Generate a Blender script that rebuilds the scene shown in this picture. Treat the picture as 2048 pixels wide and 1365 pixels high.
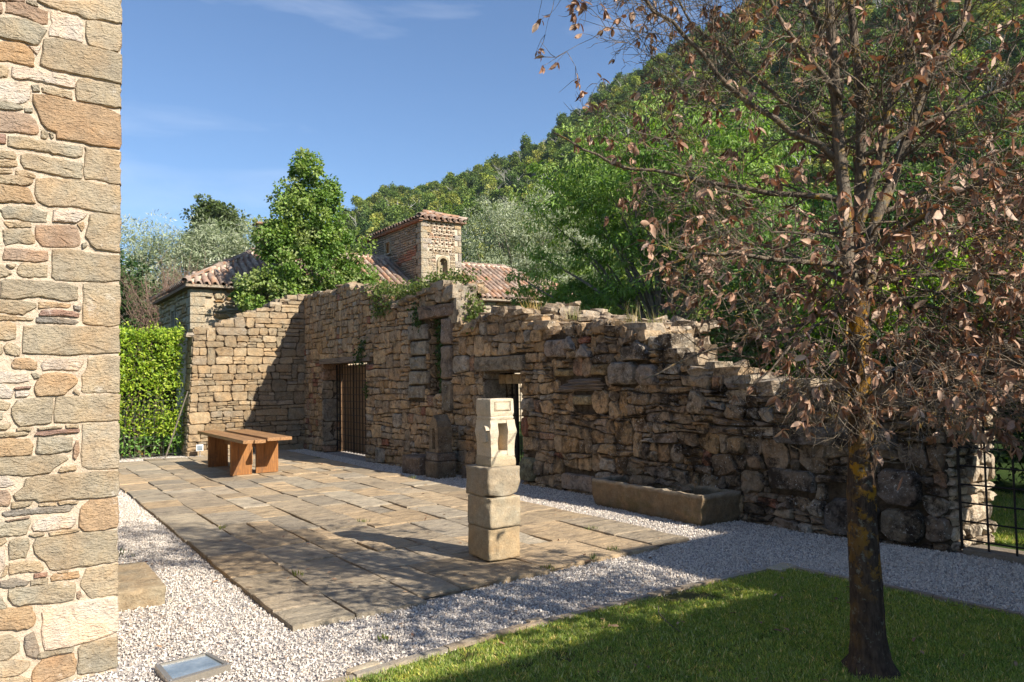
import bpy, math, random
import numpy as np
from mathutils import Vector, Matrix, Euler
R = math.radians
rng = np.random.default_rng(7)
random.seed(7)
scene = bpy.context.scene
COL = scene.collection
for o in list(bpy.data.objects):
    bpy.data.objects.remove(o)

# ------------------------------------------------------------------ camera, sky, sun, exposure
# World axes: X runs along the short side of the yard (towards the ruined wall), Y along its long side (away from the viewer).
YAW = 33.3
cam_d = bpy.data.cameras.new('camera')
cam_d.sensor_width = 36.0
cam_d.lens = 36.0 * 1560 / 2048
cam_d.clip_start = 0.05
cam_d.clip_end = 5000
cam = bpy.data.objects.new('camera', cam_d)
COL.objects.link(cam)
cam.location = (0, 0, 1.6)
pitch = math.atan(76 / 1560)
roll = R(1.03)
cam.rotation_mode = 'XYZ'
mat_cam = Matrix.Rotation(-R(YAW), 4, 'Z') @ Matrix.Rotation(math.pi / 2 + pitch, 4, 'X') @ Matrix.Rotation(-roll, 4, 'Z')
cam.rotation_euler = mat_cam.to_euler('XYZ')
scene.camera = cam

SUN = Vector((.34, -.94, .70)).normalized()
SUN_EL = math.asin(SUN.z)
SUN_AZ = math.atan2(SUN.x, SUN.y)
world = bpy.data.worlds.new('World')
scene.world = world
world.use_nodes = True
wn, wl = world.node_tree.nodes, world.node_tree.links
wn.clear()
sky = wn.new('ShaderNodeTexSky')
sky.sky_type = 'NISHITA'
sky.sun_disc = False
sky.sun_elevation = SUN_EL
sky.sun_rotation = SUN_AZ
sky.altitude = 300
sky.air_density = 1.0
sky.dust_density = 0.25
sky.ozone_density = 5.0
bg = wn.new('ShaderNodeBackground')
bg.inputs['Strength'].default_value = 0.092
wout = wn.new('ShaderNodeOutputWorld')
# thin cirrus, laid out on the sky itself
tc = wn.new('ShaderNodeTexCoord')
mp = wn.new('ShaderNodeMapping')
mp.inputs['Rotation'].default_value = (0.2, 0.15, R(-25))
mp.inputs['Scale'].default_value = (2.2, 3.4, 11.0)
nz = wn.new('ShaderNodeTexNoise')
nz.inputs['Scale'].default_value = 1.15
nz.inputs['Detail'].default_value = 7
nz.inputs['Roughness'].default_value = 0.52
nz.inputs['Distortion'].default_value = 0.4
rp = wn.new('ShaderNodeValToRGB')
rp.color_ramp.elements[0].position = 0.56
rp.color_ramp.elements[0].color = (0, 0, 0, 1)
rp.color_ramp.elements[1].position = 0.80
rp.color_ramp.elements[1].color = (.30, .30, .30, 1)
mx = wn.new('ShaderNodeMixRGB')
mx.inputs['Color2'].default_value = (6.6, 7.0, 7.8, 1)
wl.new(tc.outputs['Generated'], mp.inputs['Vector'])
wl.new(mp.outputs['Vector'], nz.inputs['Vector'])
wl.new(nz.outputs['Fac'], rp.inputs['Fac'])
wl.new(rp.outputs['Color'], mx.inputs['Fac'])
wl.new(sky.outputs['Color'], mx.inputs['Color1'])
wl.new(mx.outputs['Color'], bg.inputs['Color'])
wl.new(bg.outputs['Background'], wout.inputs['Surface'])

sun_d = bpy.data.lights.new('sun', 'SUN')
sun_d.energy = 4.8
sun_d.angle = R(0.53)
sun_d.color = (1.0, 0.93, 0.82)
sun = bpy.data.objects.new('sun', sun_d)
COL.objects.link(sun)
sun.rotation_euler = SUN.to_track_quat('Z', 'Y').to_euler()
sun.location = (30, -80, 60)

vs = scene.view_settings
vs.view_transform = 'Standard'
vs.look = 'None'
vs.exposure = 0.90
vs.gamma = 1.0
vs.use_curve_mapping = False
cy = scene.cycles
cy.max_bounces = 6
cy.diffuse_bounces = 3
cy.glossy_bounces = 2
cy.transmission_bounces = 3
cy.transparent_max_bounces = 4
cy.use_denoising = True
cy.use_adaptive_sampling = True
cy.adaptive_threshold = 0.02
cy.caustics_reflective = False
cy.caustics_refractive = False

# ------------------------------------------------------------------ helpers
def props(o, label=None, cat=None, group=None, kind=None):
    if label: o['label'] = label
    if cat: o['category'] = cat
    if group: o['group'] = group
    if kind: o['kind'] = kind
    return o

def empty(name, loc=(0, 0, 0), rz=0.0, parent=None):
    o = bpy.data.objects.new(name, None)
    o.empty_display_size = 0.2
    COL.objects.link(o)
    o.location = loc
    o.rotation_euler = (0, 0, rz)
    if parent: o.parent = parent
    return o

def thing(name, label, cat, loc=(0, 0, 0), rz=0.0, group=None):
    return props(empty(name, loc, rz), label, cat, group)

def link(name, me, parent=None, loc=(0, 0, 0), rz=0.0):
    o = bpy.data.objects.new(name, me)
    COL.objects.link(o)
    o.location = loc
    o.rotation_euler = (0, 0, rz)
    if parent:
        o.parent = parent
        o.matrix_parent_inverse = parent.matrix_basis.inverted()   # coordinates are given in the world's frame
    return o

def npmesh(name, V, F, mat=None, col=None, smooth=False):
    """V (n,3), F (m,k) array or list of faces; col (3,) or (n,3) linear colours."""
    me = bpy.data.meshes.new(name)
    V = np.asarray(V, dtype=np.float32)
    if isinstance(F, np.ndarray):
        m, k = F.shape
        me.vertices.add(len(V))
        me.vertices.foreach_set('co', V.ravel())
        me.loops.add(m * k)
        me.loops.foreach_set('vertex_index', F.astype(np.int32).ravel())
        me.polygons.add(m)
        me.polygons.foreach_set('loop_start', np.arange(0, m * k, k, dtype=np.int32))
        me.polygons.foreach_set('loop_total', np.full(m, k, dtype=np.int32))
        me.update(calc_edges=True)
    else:
        me.from_pydata([tuple(map(float, v)) for v in V], [], F)
        me.update()
    if col is not None:
        a = me.color_attributes.new('Col', 'FLOAT_COLOR', 'POINT')
        c = np.ones((len(V), 4), dtype=np.float32)
        c[:, :3] = np.asarray(col, dtype=np.float32)
        a.data.foreach_set('color', c.ravel())
    if smooth:
        me.polygons.foreach_set('use_smooth', np.ones(len(me.polygons), dtype=bool))
    if mat: me.materials.append(mat)
    return me

class MB:
    """collects shapes with colours into one mesh"""
    def __init__(s): s.v, s.f, s.c, s.n = [], [], [], 0
    def add(s, V, F, col=(1, 1, 1)):
        V = np.asarray(V, float).reshape(-1, 3)
        s.v.append(V)
        c = np.asarray(col, float)
        s.c.append(np.tile(c, (len(V), 1)) if c.ndim == 1 else c)
        n = s.n
        s.f.extend([tuple(int(i) + n for i in f) for f in F])
        s.n += len(V)
        return s
    def box(s, x0, x1, y0, y1, z0, z1, col=(1, 1, 1)):
        V = [(x0, y0, z0), (x1, y0, z0), (x1, y1, z0), (x0, y1, z0), (x0, y0, z1), (x1, y0, z1), (x1, y1, z1), (x0, y1, z1)]
        return s.add(V, BOXF, col)
    def obj(s, name, mat, parent=None, loc=(0, 0, 0), rz=0.0, smooth=False, bevel=0.0):
        me = npmesh(name, np.concatenate(s.v), s.f, mat, np.concatenate(s.c), smooth)
        o = link(name, me, parent, loc, rz)
        if bevel:
            b = o.modifiers.new('bevel', 'BEVEL')
            b.width = bevel; b.segments = 2; b.limit_method = 'ANGLE'
        return o
BOXF = [(0, 3, 2, 1), (4, 5, 6, 7), (0, 1, 5, 4), (1, 2, 6, 5), (2, 3, 7, 6), (3, 0, 4, 7)]

def tube(P, rad, n=6, cap=True):
    P = np.asarray(P, float)
    rad = np.broadcast_to(np.asarray(rad, float), (len(P),))
    T = np.gradient(P, axis=0)
    T /= np.linalg.norm(T, axis=1)[:, None] + 1e-9
    up = np.array([0, 0, 1.0]) if abs(T[0][2]) < .9 else np.array([1.0, 0, 0])
    A = np.cross(T, up); A /= np.linalg.norm(A, axis=1)[:, None] + 1e-9
    B = np.cross(T, A)
    th = np.arange(n) * 2 * np.pi / n
    V = P[:, None, :] + rad[:, None, None] * (np.cos(th)[None, :, None] * A[:, None, :] + np.sin(th)[None, :, None] * B[:, None, :])
    F = []
    for i in range(len(P) - 1):
        for j in range(n):
            k = (j + 1) % n
            F.append((i * n + j, (i + 1) * n + j, (i + 1) * n + k, i * n + k))
    if cap:
        F.append(tuple(range(n))); F.append(tuple(reversed(range((len(P) - 1) * n, len(P) * n))))
    return V.reshape(-1, 3), F

def vnoise(x, y, seed=0):
    """cheap smooth 2D value noise, -1..1, vectorised"""
    x = np.asarray(x, float); y = np.asarray(y, float)
    xi, yi = np.floor(x), np.floor(y)
    xf, yf = x - xi, y - yi
    def h(a, b):
        v = np.sin(a * 127.1 + b * 311.7 + seed * 74.7) * 43758.5453
        return (v - np.floor(v)) * 2 - 1
    u, v = xf * xf * (3 - 2 * xf), yf * yf * (3 - 2 * yf)
    return (h(xi, yi) * (1 - u) + h(xi + 1, yi) * u) * (1 - v) + (h(xi, yi + 1) * (1 - u) + h(xi + 1, yi + 1) * u) * v

# ------------------------------------------------------------------ materials
def new_mat(name, rough=0.85, spec=0.3):
    m = bpy.data.materials.new(name)
    m.use_nodes = True
    nt = m.node_tree
    b = nt.nodes['Principled BSDF']
    b.inputs['Roughness'].default_value = rough
    b.inputs['Specular IOR Level'].default_value = spec
    return m, nt.nodes, nt.links, b

def nodes_noise(n, l, vec, scale, detail=4, rough=0.6, dist=0.0):
    t = n.new('ShaderNodeTexNoise')
    t.inputs['Scale'].default_value = scale
    t.inputs['Detail'].default_value = detail
    t.inputs['Roughness'].default_value = rough
    t.inputs['Distortion'].default_value = dist
    l.new(vec, t.inputs['Vector'])
    return t.outputs['Fac']

def ramp(n, l, fac, stops):
    r = n.new('ShaderNodeValToRGB')
    e = r.color_ramp.elements
    while len(e) < len(stops): e.new(0.5)
    for i, (p, c) in enumerate(stops):
        e[i].position = p
        e[i].color = (c, c, c, 1) if not hasattr(c, '__len__') else (*c, 1)
    l.new(fac, r.inputs['Fac'])
    return r.outputs['Color']

def mixc(n, l, mode, fac, a, b):
    m = n.new('ShaderNodeMixRGB')
    m.blend_type = mode
    for s, v in (('Fac', fac), ('Color1', a), ('Color2', b)):
        if hasattr(v, 'links') or hasattr(v, 'is_linked'): l.new(v, m.inputs[s])
        elif s == 'Fac': m.inputs[s].default_value = v
        else: m.inputs[s].default_value = (*v, 1)
    return m.outputs['Color']

def bump(n, l, b, height, dist, strength=1.0, prev=None):
    u = n.new('ShaderNodeBump')
    u.inputs['Distance'].default_value = dist
    u.inputs['Strength'].default_value = strength
    l.new(height, u.inputs['Height'])
    if prev is not None: l.new(prev, u.inputs['Normal'])
    if b is not None: l.new(u.outputs['Normal'], b.inputs['Normal'])
    return u.outputs['Normal']

def base_col(n, l):
    a = n.new('ShaderNodeAttribute'); a.attribute_name = 'Col'
    return a.outputs['Color']

def pos(n):
    return n.new('ShaderNodeNewGeometry').outputs['Position']

def stone_mat(name, grain=40, var=0.35, lichen=0.0, moss=0.0, bdist=0.01, stain=(.05, .04, .03), rough=.9, stain_lo=.60, damp=None):
    m, n, l, b = new_mat(name, rough, .25)
    p = pos(n); c = base_col(n, l)
    big = nodes_noise(n, l, p, 2.3, 3)
    mid = nodes_noise(n, l, p, 11, 5, .65)
    fine = nodes_noise(n, l, p, grain, 5, .7)
    c = mixc(n, l, 'MULTIPLY', 1.0, c, ramp(n, l, mid, [(.25, 1 - var), (.75, 1 + var * .55)]))
    c = mixc(n, l, 'MULTIPLY', .8, c, ramp(n, l, fine, [(.3, .72), (.7, 1.22)]))
    warm = nodes_noise(n, l, p, 5.3, 3)
    c = mixc(n, l, 'MULTIPLY', .55, c, ramp(n, l, warm, [(.3, (.88, .95, 1.02)), (.7, (1.18, .98, .78))]))
    if damp:
        f = ramp(n, l, nodes_noise(n, l, p, 8.5, 9, .8), [(.50, 0), (.60, .62)])
        c = mixc(n, l, 'MIX', f, c, (.055, .040, .026))
    if moss:
        f = ramp(n, l, nodes_noise(n, l, p, 3.4, 8, .72), [(stain_lo, 0), (stain_lo + .1, moss)])
        if damp:                    # the damp, blackened end of the wall
            sp_ = n.new('ShaderNodeSeparateXYZ'); l.new(p, sp_.inputs[0])
            mr = n.new('ShaderNodeMapRange'); l.new(sp_.outputs['Y'], mr.inputs['Value'])
            mr.inputs['From Min'].default_value, mr.inputs['From Max'].default_value = damp
            mr.inputs['To Min'].default_value, mr.inputs['To Max'].default_value = 1.0, .38
            f = mixc(n, l, 'MULTIPLY', 1, f, mr.outputs[0])
        c = mixc(n, l, 'MIX', f, c, stain)
    if lichen:
        f = ramp(n, l, nodes_noise(n, l, p, 46, 3, .6), [(.60, 0), (.66, 1)])
        g = ramp(n, l, nodes_noise(n, l, p, 2.7, 3, .6), [(.42, 0), (.62, lichen)])
        f = mixc(n, l, 'MULTIPLY', 1, f, g)
        c = mixc(n, l, 'MIX', f, c, (.50, .48, .43))
    l.new(c, b.inputs['Base Color'])
    nb = bump(n, l, None, mid, bdist * 2.2)
    bump(n, l, b, fine, bdist, 1.0, nb)
    return m

M = {}
# pale dressed sandstone of the building at the left: tooled faces
m, n, l, b = new_mat('sandstone', .9, .2)
p = pos(n); c = base_col(n, l)
mid = nodes_noise(n, l, p, 9, 6, .65, .3)
fine = nodes_noise(n, l, p, 60, 5, .7)
mpn = n.new('ShaderNodeMapping'); mpn.inputs['Rotation'].default_value = (0, R(38), 0); mpn.inputs['Scale'].default_value = (1, 1, 2.6)
l.new(p, mpn.inputs['Vector'])
pick = nodes_noise(n, l, mpn.outputs['Vector'], 42, 3, .55, .5)
c = mixc(n, l, 'MULTIPLY', 1, c, ramp(n, l, mid, [(.25, (.72, .72, .74)), (.5, (1, 1, 1)), (.78, (1.16, 1.08, .95))]))
c = mixc(n, l, 'MULTIPLY', .8, c, ramp(n, l, fine, [(.3, .85), (.7, 1.12)]))
rust = nodes_noise(n, l, p, 4.1, 4, .6)
c = mixc(n, l, 'MULTIPLY', .7, c, ramp(n, l, rust, [(.45, (.98, 1, 1.02)), (.72, (1.15, .93, .72))]))
white = ramp(n, l, nodes_noise(n, l, p, 7.7, 8, .75), [(.60, 0), (.72, .55)])
c = mixc(n, l, 'MIX', white, c, (.72, .66, .57))
l.new(c, b.inputs['Base Color'])
nb = bump(n, l, None, mid, .028)
nb = bump(n, l, None, pick, .016, .9, nb)
bump(n, l, b, fine, .006, .7, nb)
M['sandstone'] = m

m, n, l, b = new_mat('lime_mortar', .95, .1)
p = pos(n)
mid = nodes_noise(n, l, p, 12, 6, .7)
fine = nodes_noise(n, l, p, 110, 4, .7)
c = ramp(n, l, mid, [(.3, (.50, .40, .29)), (.7, (.63, .52, .40))])
c = mixc(n, l, 'MULTIPLY', 1, c, ramp(n, l, fine, [(.3, .85), (.7, 1.1)]))
l.new(c, b.inputs['Base Color'])
nb = bump(n, l, None, mid, .03)
bump(n, l, b, fine, .006, .8, nb)
M['mortar'] = m

M['mortar_h'] = stone_mat('house_mortar', 30, .15, 0, 0, .01)
M['rubble'] = stone_mat('weathered_rubble', 42, .42, .85, .92, .010, (.026, .018, .012), .92, .485, (6.5, 11.5))
M['rubble_clean'] = stone_mat('warm_rubble', 42, .38, .55, .7, .009, (.10, .070, .045), .92, .555)
M['block'] = stone_mat('old_block_stone', 70, .28, .25, .4, .006, (.12, .10, .07), .9, .60)
M['house_stone'] = stone_mat('house_stone', 22, .25, 0, .3, .02, (.2, .17, .12), .9, .64)
M['carved'] = stone_mat('carved_sandstone', 80, .12, 0, .35, .004, (.30, .25, .18), .9, .60)
m, n, l, b = new_mat('earth_joint', .97, .1)
p = pos(n)
c = ramp(n, l, nodes_noise(n, l, p, 14, 6, .7), [(.3, (.045, .032, .020)), (.7, (.16, .12, .08))])
l.new(c, b.inputs['Base Color'])
bump(n, l, b, nodes_noise(n, l, p, 25, 6, .75), .05)
M['core'] = m
m, n, l, b = new_mat('wall_core_light', .97, .1)
p = pos(n)
c = ramp(n, l, nodes_noise(n, l, p, 14, 6, .7), [(.3, (.09, .062, .038)), (.7, (.20, .145, .095))])
l.new(c, b.inputs['Base Color'])
bump(n, l, b, nodes_noise(n, l, p, 25, 6, .75), .05)
M['core_light'] = m

# paving slabs
m, n, l, b = new_mat('paving_slab', .88, .25)
p = pos(n); c = base_col(n, l)
mpn = n.new('ShaderNodeMapping'); mpn.inputs['Scale'].default_value = (1, 2.2, 1); l.new(p, mpn.inputs['Vector'])
mid = nodes_noise(n, l, mpn.outputs['Vector'], 4.5, 7, .68, .6)
fine = nodes_noise(n, l, p, 55, 5, .7)
c = mixc(n, l, 'MULTIPLY', 1, c, ramp(n, l, mid, [(.28, (.48, .45, .42)), (.48, (.98, .94, .88)), (.75, (1.36, 1.24, 1.06))]))
c = mixc(n, l, 'MULTIPLY', .9, c, ramp(n, l, fine, [(.3, .78), (.7, 1.18)]))
spots = ramp(n, l, nodes_noise(n, l, mpn.outputs['Vector'], 24, 4, .7), [(.62, 0), (.70, 1)])
where = ramp(n, l, nodes_noise(n, l, p, 1.4, 3, .6), [(.40, .1), (.58, .9)])
c = mixc(n, l, 'MIX', mixc(n, l, 'MULTIPLY', 1, spots, where), c, (.60, .54, .45))
dirt = ramp(n, l, nodes_noise(n, l, p, 3.1, 8, .75), [(.52, 0), (.70, .5)])
c = mixc(n, l, 'MIX', dirt, c, (.135, .112, .085))
l.new(c, b.inputs['Base Color'])
nb = bump(n, l, None, mid, .05)
bump(n, l, b, fine, .006, .8, nb)
M['slab'] = m

m, n, l, b = new_mat('joint_sand', .97, .1)
p = pos(n)
c = ramp(n, l, nodes_noise(n, l, p, 9, 7, .75), [(.35, (.11, .082, .055)), (.65, (.36, .28, .19))])
l.new(c, b.inputs['Base Color'])
bump(n, l, b, nodes_noise(n, l, p, 60, 5, .7), .01)
M['joint'] = m

# gravel
def island_mat(name, stops, rough=.8, var=.25):
    m, n, l, b = new_mat(name, rough, .3)
    g = n.new('ShaderNodeNewGeometry')
    oi = n.new('ShaderNodeObjectInfo')
    c = ramp(n, l, oi.outputs['Random'], stops)
    f = nodes_noise(n, l, g.outputs['Position'], 160, 2)
    c = mixc(n, l, 'MULTIPLY', 1, c, ramp(n, l, f, [(.3, 1 - var), (.7, 1 + var)]))
    l.new(c, b.inputs['Base Color'])
    return m
M['pebble'] = island_mat('crushed_stone', [(0, (0.460, 0.411, 0.357)), (.25, (0.680, 0.614, 0.531)), (.5, (0.760, 0.683, 0.592)), (.72, (0.580, 0.515, 0.446)), (.86, (0.340, 0.307, 0.273)), (.94, (0.560, 0.426, 0.320)), (1, (0.800, 0.742, 0.658))])
m, n, l, b = new_mat('gravel_bed', .9, .2)
p = pos(n)
v = n.new('ShaderNodeTexVoronoi'); v.inputs['Scale'].default_value = 55; l.new(p, v.inputs['Vector'])
c = ramp(n, l, v.outputs['Color'], [(0, (.28, .25, .23)), (.35, (.56, .505, .46)), (1, (.70, .64, .58))])
c = mixc(n, l, 'MULTIPLY', 1, c, ramp(n, l, v.outputs['Distance'], [(.2, 1.0), (.75, .40)]))
l.new(c, b.inputs['Base Color'])
inv = n.new('ShaderNodeMath'); inv.operation = 'SUBTRACT'; inv.inputs[0].default_value = 1; l.new(v.outputs['Distance'], inv.inputs[1])
bump(n, l, b, inv.outputs[0], .012)
M['gravel'] = m

# soil and far meadow
m, n, l, b = new_mat('meadow', .95, .1)
p = pos(n)
c = ramp(n, l, nodes_noise(n, l, p, 1.3, 7, .7), [(.3, (.030, .050, .014)), (.55, (.050, .085, .020)), (.75, (.095, .10, .035))])
l.new(c, b.inputs['Base Color'])
bump(n, l, b, nodes_noise(n, l, p, 30, 5, .7), .04)
M['meadow'] = m
m, n, l, b = new_mat('turf_soil', .95, .1)
p = pos(n)
c = ramp(n, l, nodes_noise(n, l, p, 6, 7, .7), [(.35, (.05, .06, .02)), (.65, (.13, .12, .05))])
l.new(c, b.inputs['Base Color'])
bump(n, l, b, nodes_noise(n, l, p, 60, 5, .7), .02)
M['turf'] = m
m, n, l, b = new_mat('forest_floor', .95, .1)
p = pos(n)
c = ramp(n, l, nodes_noise(n, l, p, .25, 7, .7), [(.3, (.012, .022, .008)), (.65, (.035, .048, .018))])
l.new(c, b.inputs['Base Color'])
M['forest'] = m

def leaf_mat(name, trans=.35, rough=.5, spec=.35, var=.25, objvar=None):
    m, n, l, b = new_mat(name, rough, spec)
    c = base_col(n, l)
    g = n.new('ShaderNodeNewGeometry')
    c = mixc(n, l, 'MULTIPLY', 1, c, ramp(n, l, g.outputs['Random Per Island'], [(0, 1 - var), (1, 1 + var)]))
    if objvar:
        oi = n.new('ShaderNodeObjectInfo')
        c = mixc(n, l, 'MULTIPLY', 1, c, ramp(n, l, oi.outputs['Random'], objvar))
    l.new(c, b.inputs['Base Color'])
    t = n.new('ShaderNodeBsdfTranslucent')
    tcx = mixc(n, l, 'MULTIPLY', 1, c, (1.25, 1.35, .55))
    l.new(tcx, t.inputs['Color'])
    ms = n.new('ShaderNodeMixShader'); ms.inputs[0].default_value = trans
    l.new(b.outputs[0], ms.inputs[1]); l.new(t.outputs[0], ms.inputs[2])
    l.new(ms.outputs[0], n['Material Output'].inputs['Surface'])
    return m
M['leaf'] = leaf_mat('green_leaf')
M['grass'] = leaf_mat('grass_blade', .3, .6, .25, .35, [(0, (.75, .85, .7)), (.5, (1, 1, 1)), (.8, (1.3, 1.15, .9)), (1, (1.9, 1.35, 1.1))])
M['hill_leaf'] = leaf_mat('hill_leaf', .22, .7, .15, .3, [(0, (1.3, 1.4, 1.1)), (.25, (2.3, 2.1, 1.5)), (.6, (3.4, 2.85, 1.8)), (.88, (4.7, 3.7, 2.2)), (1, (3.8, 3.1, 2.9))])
M['willow_leaf'] = leaf_mat('silver_leaf', .2, .6, .3, .25)
m, n, l, b = new_mat('withered_leaf', .6, .35)
c = base_col(n, l)
g = n.new('ShaderNodeNewGeometry'); oi = n.new('ShaderNodeObjectInfo')
c = mixc(n, l, 'MULTIPLY', 1, c, ramp(n, l, g.outputs['Random Per Island'], [(0, (.8, .75, .7)), (1, (1.2, 1.2, 1.2))]))
c = mixc(n, l, 'MULTIPLY', 1, c, ramp(n, l, nodes_noise(n, l, g.outputs['Position'], 60, 3), [(.3, .8), (.7, 1.15)]))
l.new(c, b.inputs['Base Color'])
t = n.new('ShaderNodeBsdfTranslucent'); l.new(mixc(n, l, 'MULTIPLY', 1, c, (1.2, .8, .5)), t.inputs['Color'])
ms = n.new('ShaderNodeMixShader'); ms.inputs[0].default_value = .18
l.new(b.outputs[0], ms.inputs[1]); l.new(t.outputs[0], ms.inputs[2]); l.new(ms.outputs[0], n['Material Output'].inputs['Surface'])
M['dead_leaf'] = m

def bark(name, c0, c1, lichen=None, amt=.5, lo=.55, zlim=False):
    m, n, l, b = new_mat(name, .9, .2)
    p = pos(n)
    mpn = n.new('ShaderNodeMapping'); mpn.inputs['Scale'].default_value = (1, 1, .3); l.new(p, mpn.inputs['Vector'])
    f = nodes_noise(n, l, mpn.outputs['Vector'], 45, 6, .7, .4)
    c = ramp(n, l, f, [(.3, c0), (.7, c1)])
    if lichen:
        k = ramp(n, l, nodes_noise(n, l, p, 13, 6, .7), [(lo, 0), (lo + .06, amt)])
        z = ramp(n, l, nodes_noise(n, l, p, 3.2, 2, .5), [(.42, 0), (.60, 1)])
        k = mixc(n, l, 'MULTIPLY', 1, k, z)
        if zlim:
            sx_ = n.new('ShaderNodeSeparateXYZ'); l.new(p, sx_.inputs[0])
            k = mixc(n, l, 'MULTIPLY', 1, k, ramp(n, l, sx_.outputs['Z'], [(.15, .15), (.55, .5), (.95, 1)]))
        c = mixc(n, l, 'MIX', k, c, lichen)
        k2 = ramp(n, l, nodes_noise(n, l, p, 23, 5, .7), [(.58, 0), (.64, .6)])
        c = mixc(n, l, 'MIX', k2, c, (.22, .22, .17))
    l.new(c, b.inputs['Base Color'])
    bump(n, l, b, f, .02)
    return m
M['trunk'] = bark('oak_bark', (.022, .014, .010), (.115, .078, .055), (.40, .20, .015), .95, .50, True)
M['twig'] = bark('twig_bark', (.065, .048, .035), (.27, .215, .155), (.42, .25, .03), .8, .54)
M['bark'] = bark('grey_bark', (.10, .085, .065), (.26, .22, .17))
M['bare_twig'] = bark('bare_twig', (.16, .10, .075), (.30, .20, .15))

def simple(name, col, rough=.6, metal=0.0, spec=.4, bd=0.0, bs=60, var=.15):
    m, n, l, b = new_mat(name, rough, spec)
    p = pos(n)
    f = nodes_noise(n, l, p, bs, 5, .65)
    c = mixc(n, l, 'MULTIPLY', 1, col, ramp(n, l, f, [(.3, 1 - var), (.7, 1 + var)]))
    l.new(c, b.inputs['Base Color'])
    b.inputs['Metallic'].default_value = metal
    if bd: bump(n, l, b, f, bd)
    return m
M['iron'] = simple('black_iron', (.014, .012, .011), .6, .3, .4, .002, 80, .4)
M['steel'] = simple('brushed_steel', (.38, .34, .28), .42, .6, .5, .0008, 90, .15)
M['white_paint'] = simple('white_enamel', (.75, .75, .74), .4)
M['grey_metal'] = simple('grey_casing', (.25, .25, .25), .5)

def wood(name, c0, c1, scale=(2, 2, 30), bd=.004, dark=.0):
    m, n, l, b = new_mat(name, .55, .35)
    p = n.new('ShaderNodeTexCoord').outputs['Object']
    mpn = n.new('ShaderNodeMapping'); mpn.inputs['Scale'].default_value = scale; l.new(p, mpn.inputs['Vector'])
    f = nodes_noise(n, l, mpn.outputs['Vector'], 1.6, 7, .65, .5)
    c = ramp(n, l, f, [(.3, c0), (.7, c1)])
    if dark:
        d = ramp(n, l, nodes_noise(n, l, p, 3.5, 6, .7), [(.52, 0), (.72, dark)])
        c = mixc(n, l, 'MIX', d, c, (.06, .045, .035))
    l.new(c, b.inputs['Base Color'])
    bump(n, l, b, f, bd)
    return m
M['table_top'] = wood('oiled_board_top', (.20, .10, .040), (.44, .235, .10), (26, 1.3, 26), .006, .35)
M['table_leg'] = wood('oiled_board_leg', (.17, .070, .022), (.42, .185, .055), (18, 18, 1.4), .005, .75)
M['door_wood'] = wood('old_door_board', (.10, .055, .028), (.30, .17, .085), (14, 14, 1.2), .006)
M['old_beam'] = wood('split_timber', (.030, .022, .016), (.30, .225, .165), (20, 1.4, 20), .03)
M['shutter_wood'] = wood('varnished_frame', (.30, .14, .03), (.42, .20, .05), (8, 8, 2), .001)

m, n, l, b = new_mat('terracotta', .85, .2)
c = base_col(n, l)
oi = n.new('ShaderNodeObjectInfo')
c = mixc(n, l, 'MULTIPLY', 1, c, oi.outputs['Color'])
p = pos(n)
c = mixc(n, l, 'MULTIPLY', 1, c, ramp(n, l, nodes_noise(n, l, p, 7, 6, .7), [(.3, .62), (.7, 1.25)]))
li = ramp(n, l, nodes_noise(n, l, p, 16, 5, .7), [(.56, 0), (.66, .6)])
c = mixc(n, l, 'MIX', li, c, (.33, .27, .21))
l.new(c, b.inputs['Base Color'])
bump(n, l, b, nodes_noise(n, l, p, 60, 4), .008)
M['tile'] = m

m, n, l, b = new_mat('dark_glass', .08, .6)
b.inputs['Base Color'].default_value = (.02, .025, .03, 1)
M['glass'] = m
m, n, l, b = new_mat('frosted_lamp_glass', .22, .5)
p = pos(n)
c = ramp(n, l, nodes_noise(n, l, p, 8, 4), [(.35, (.14, .18, .21)), (.7, (.30, .35, .39))])
l.new(c, b.inputs['Base Color'])
M['lamp_glass'] = m

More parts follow.
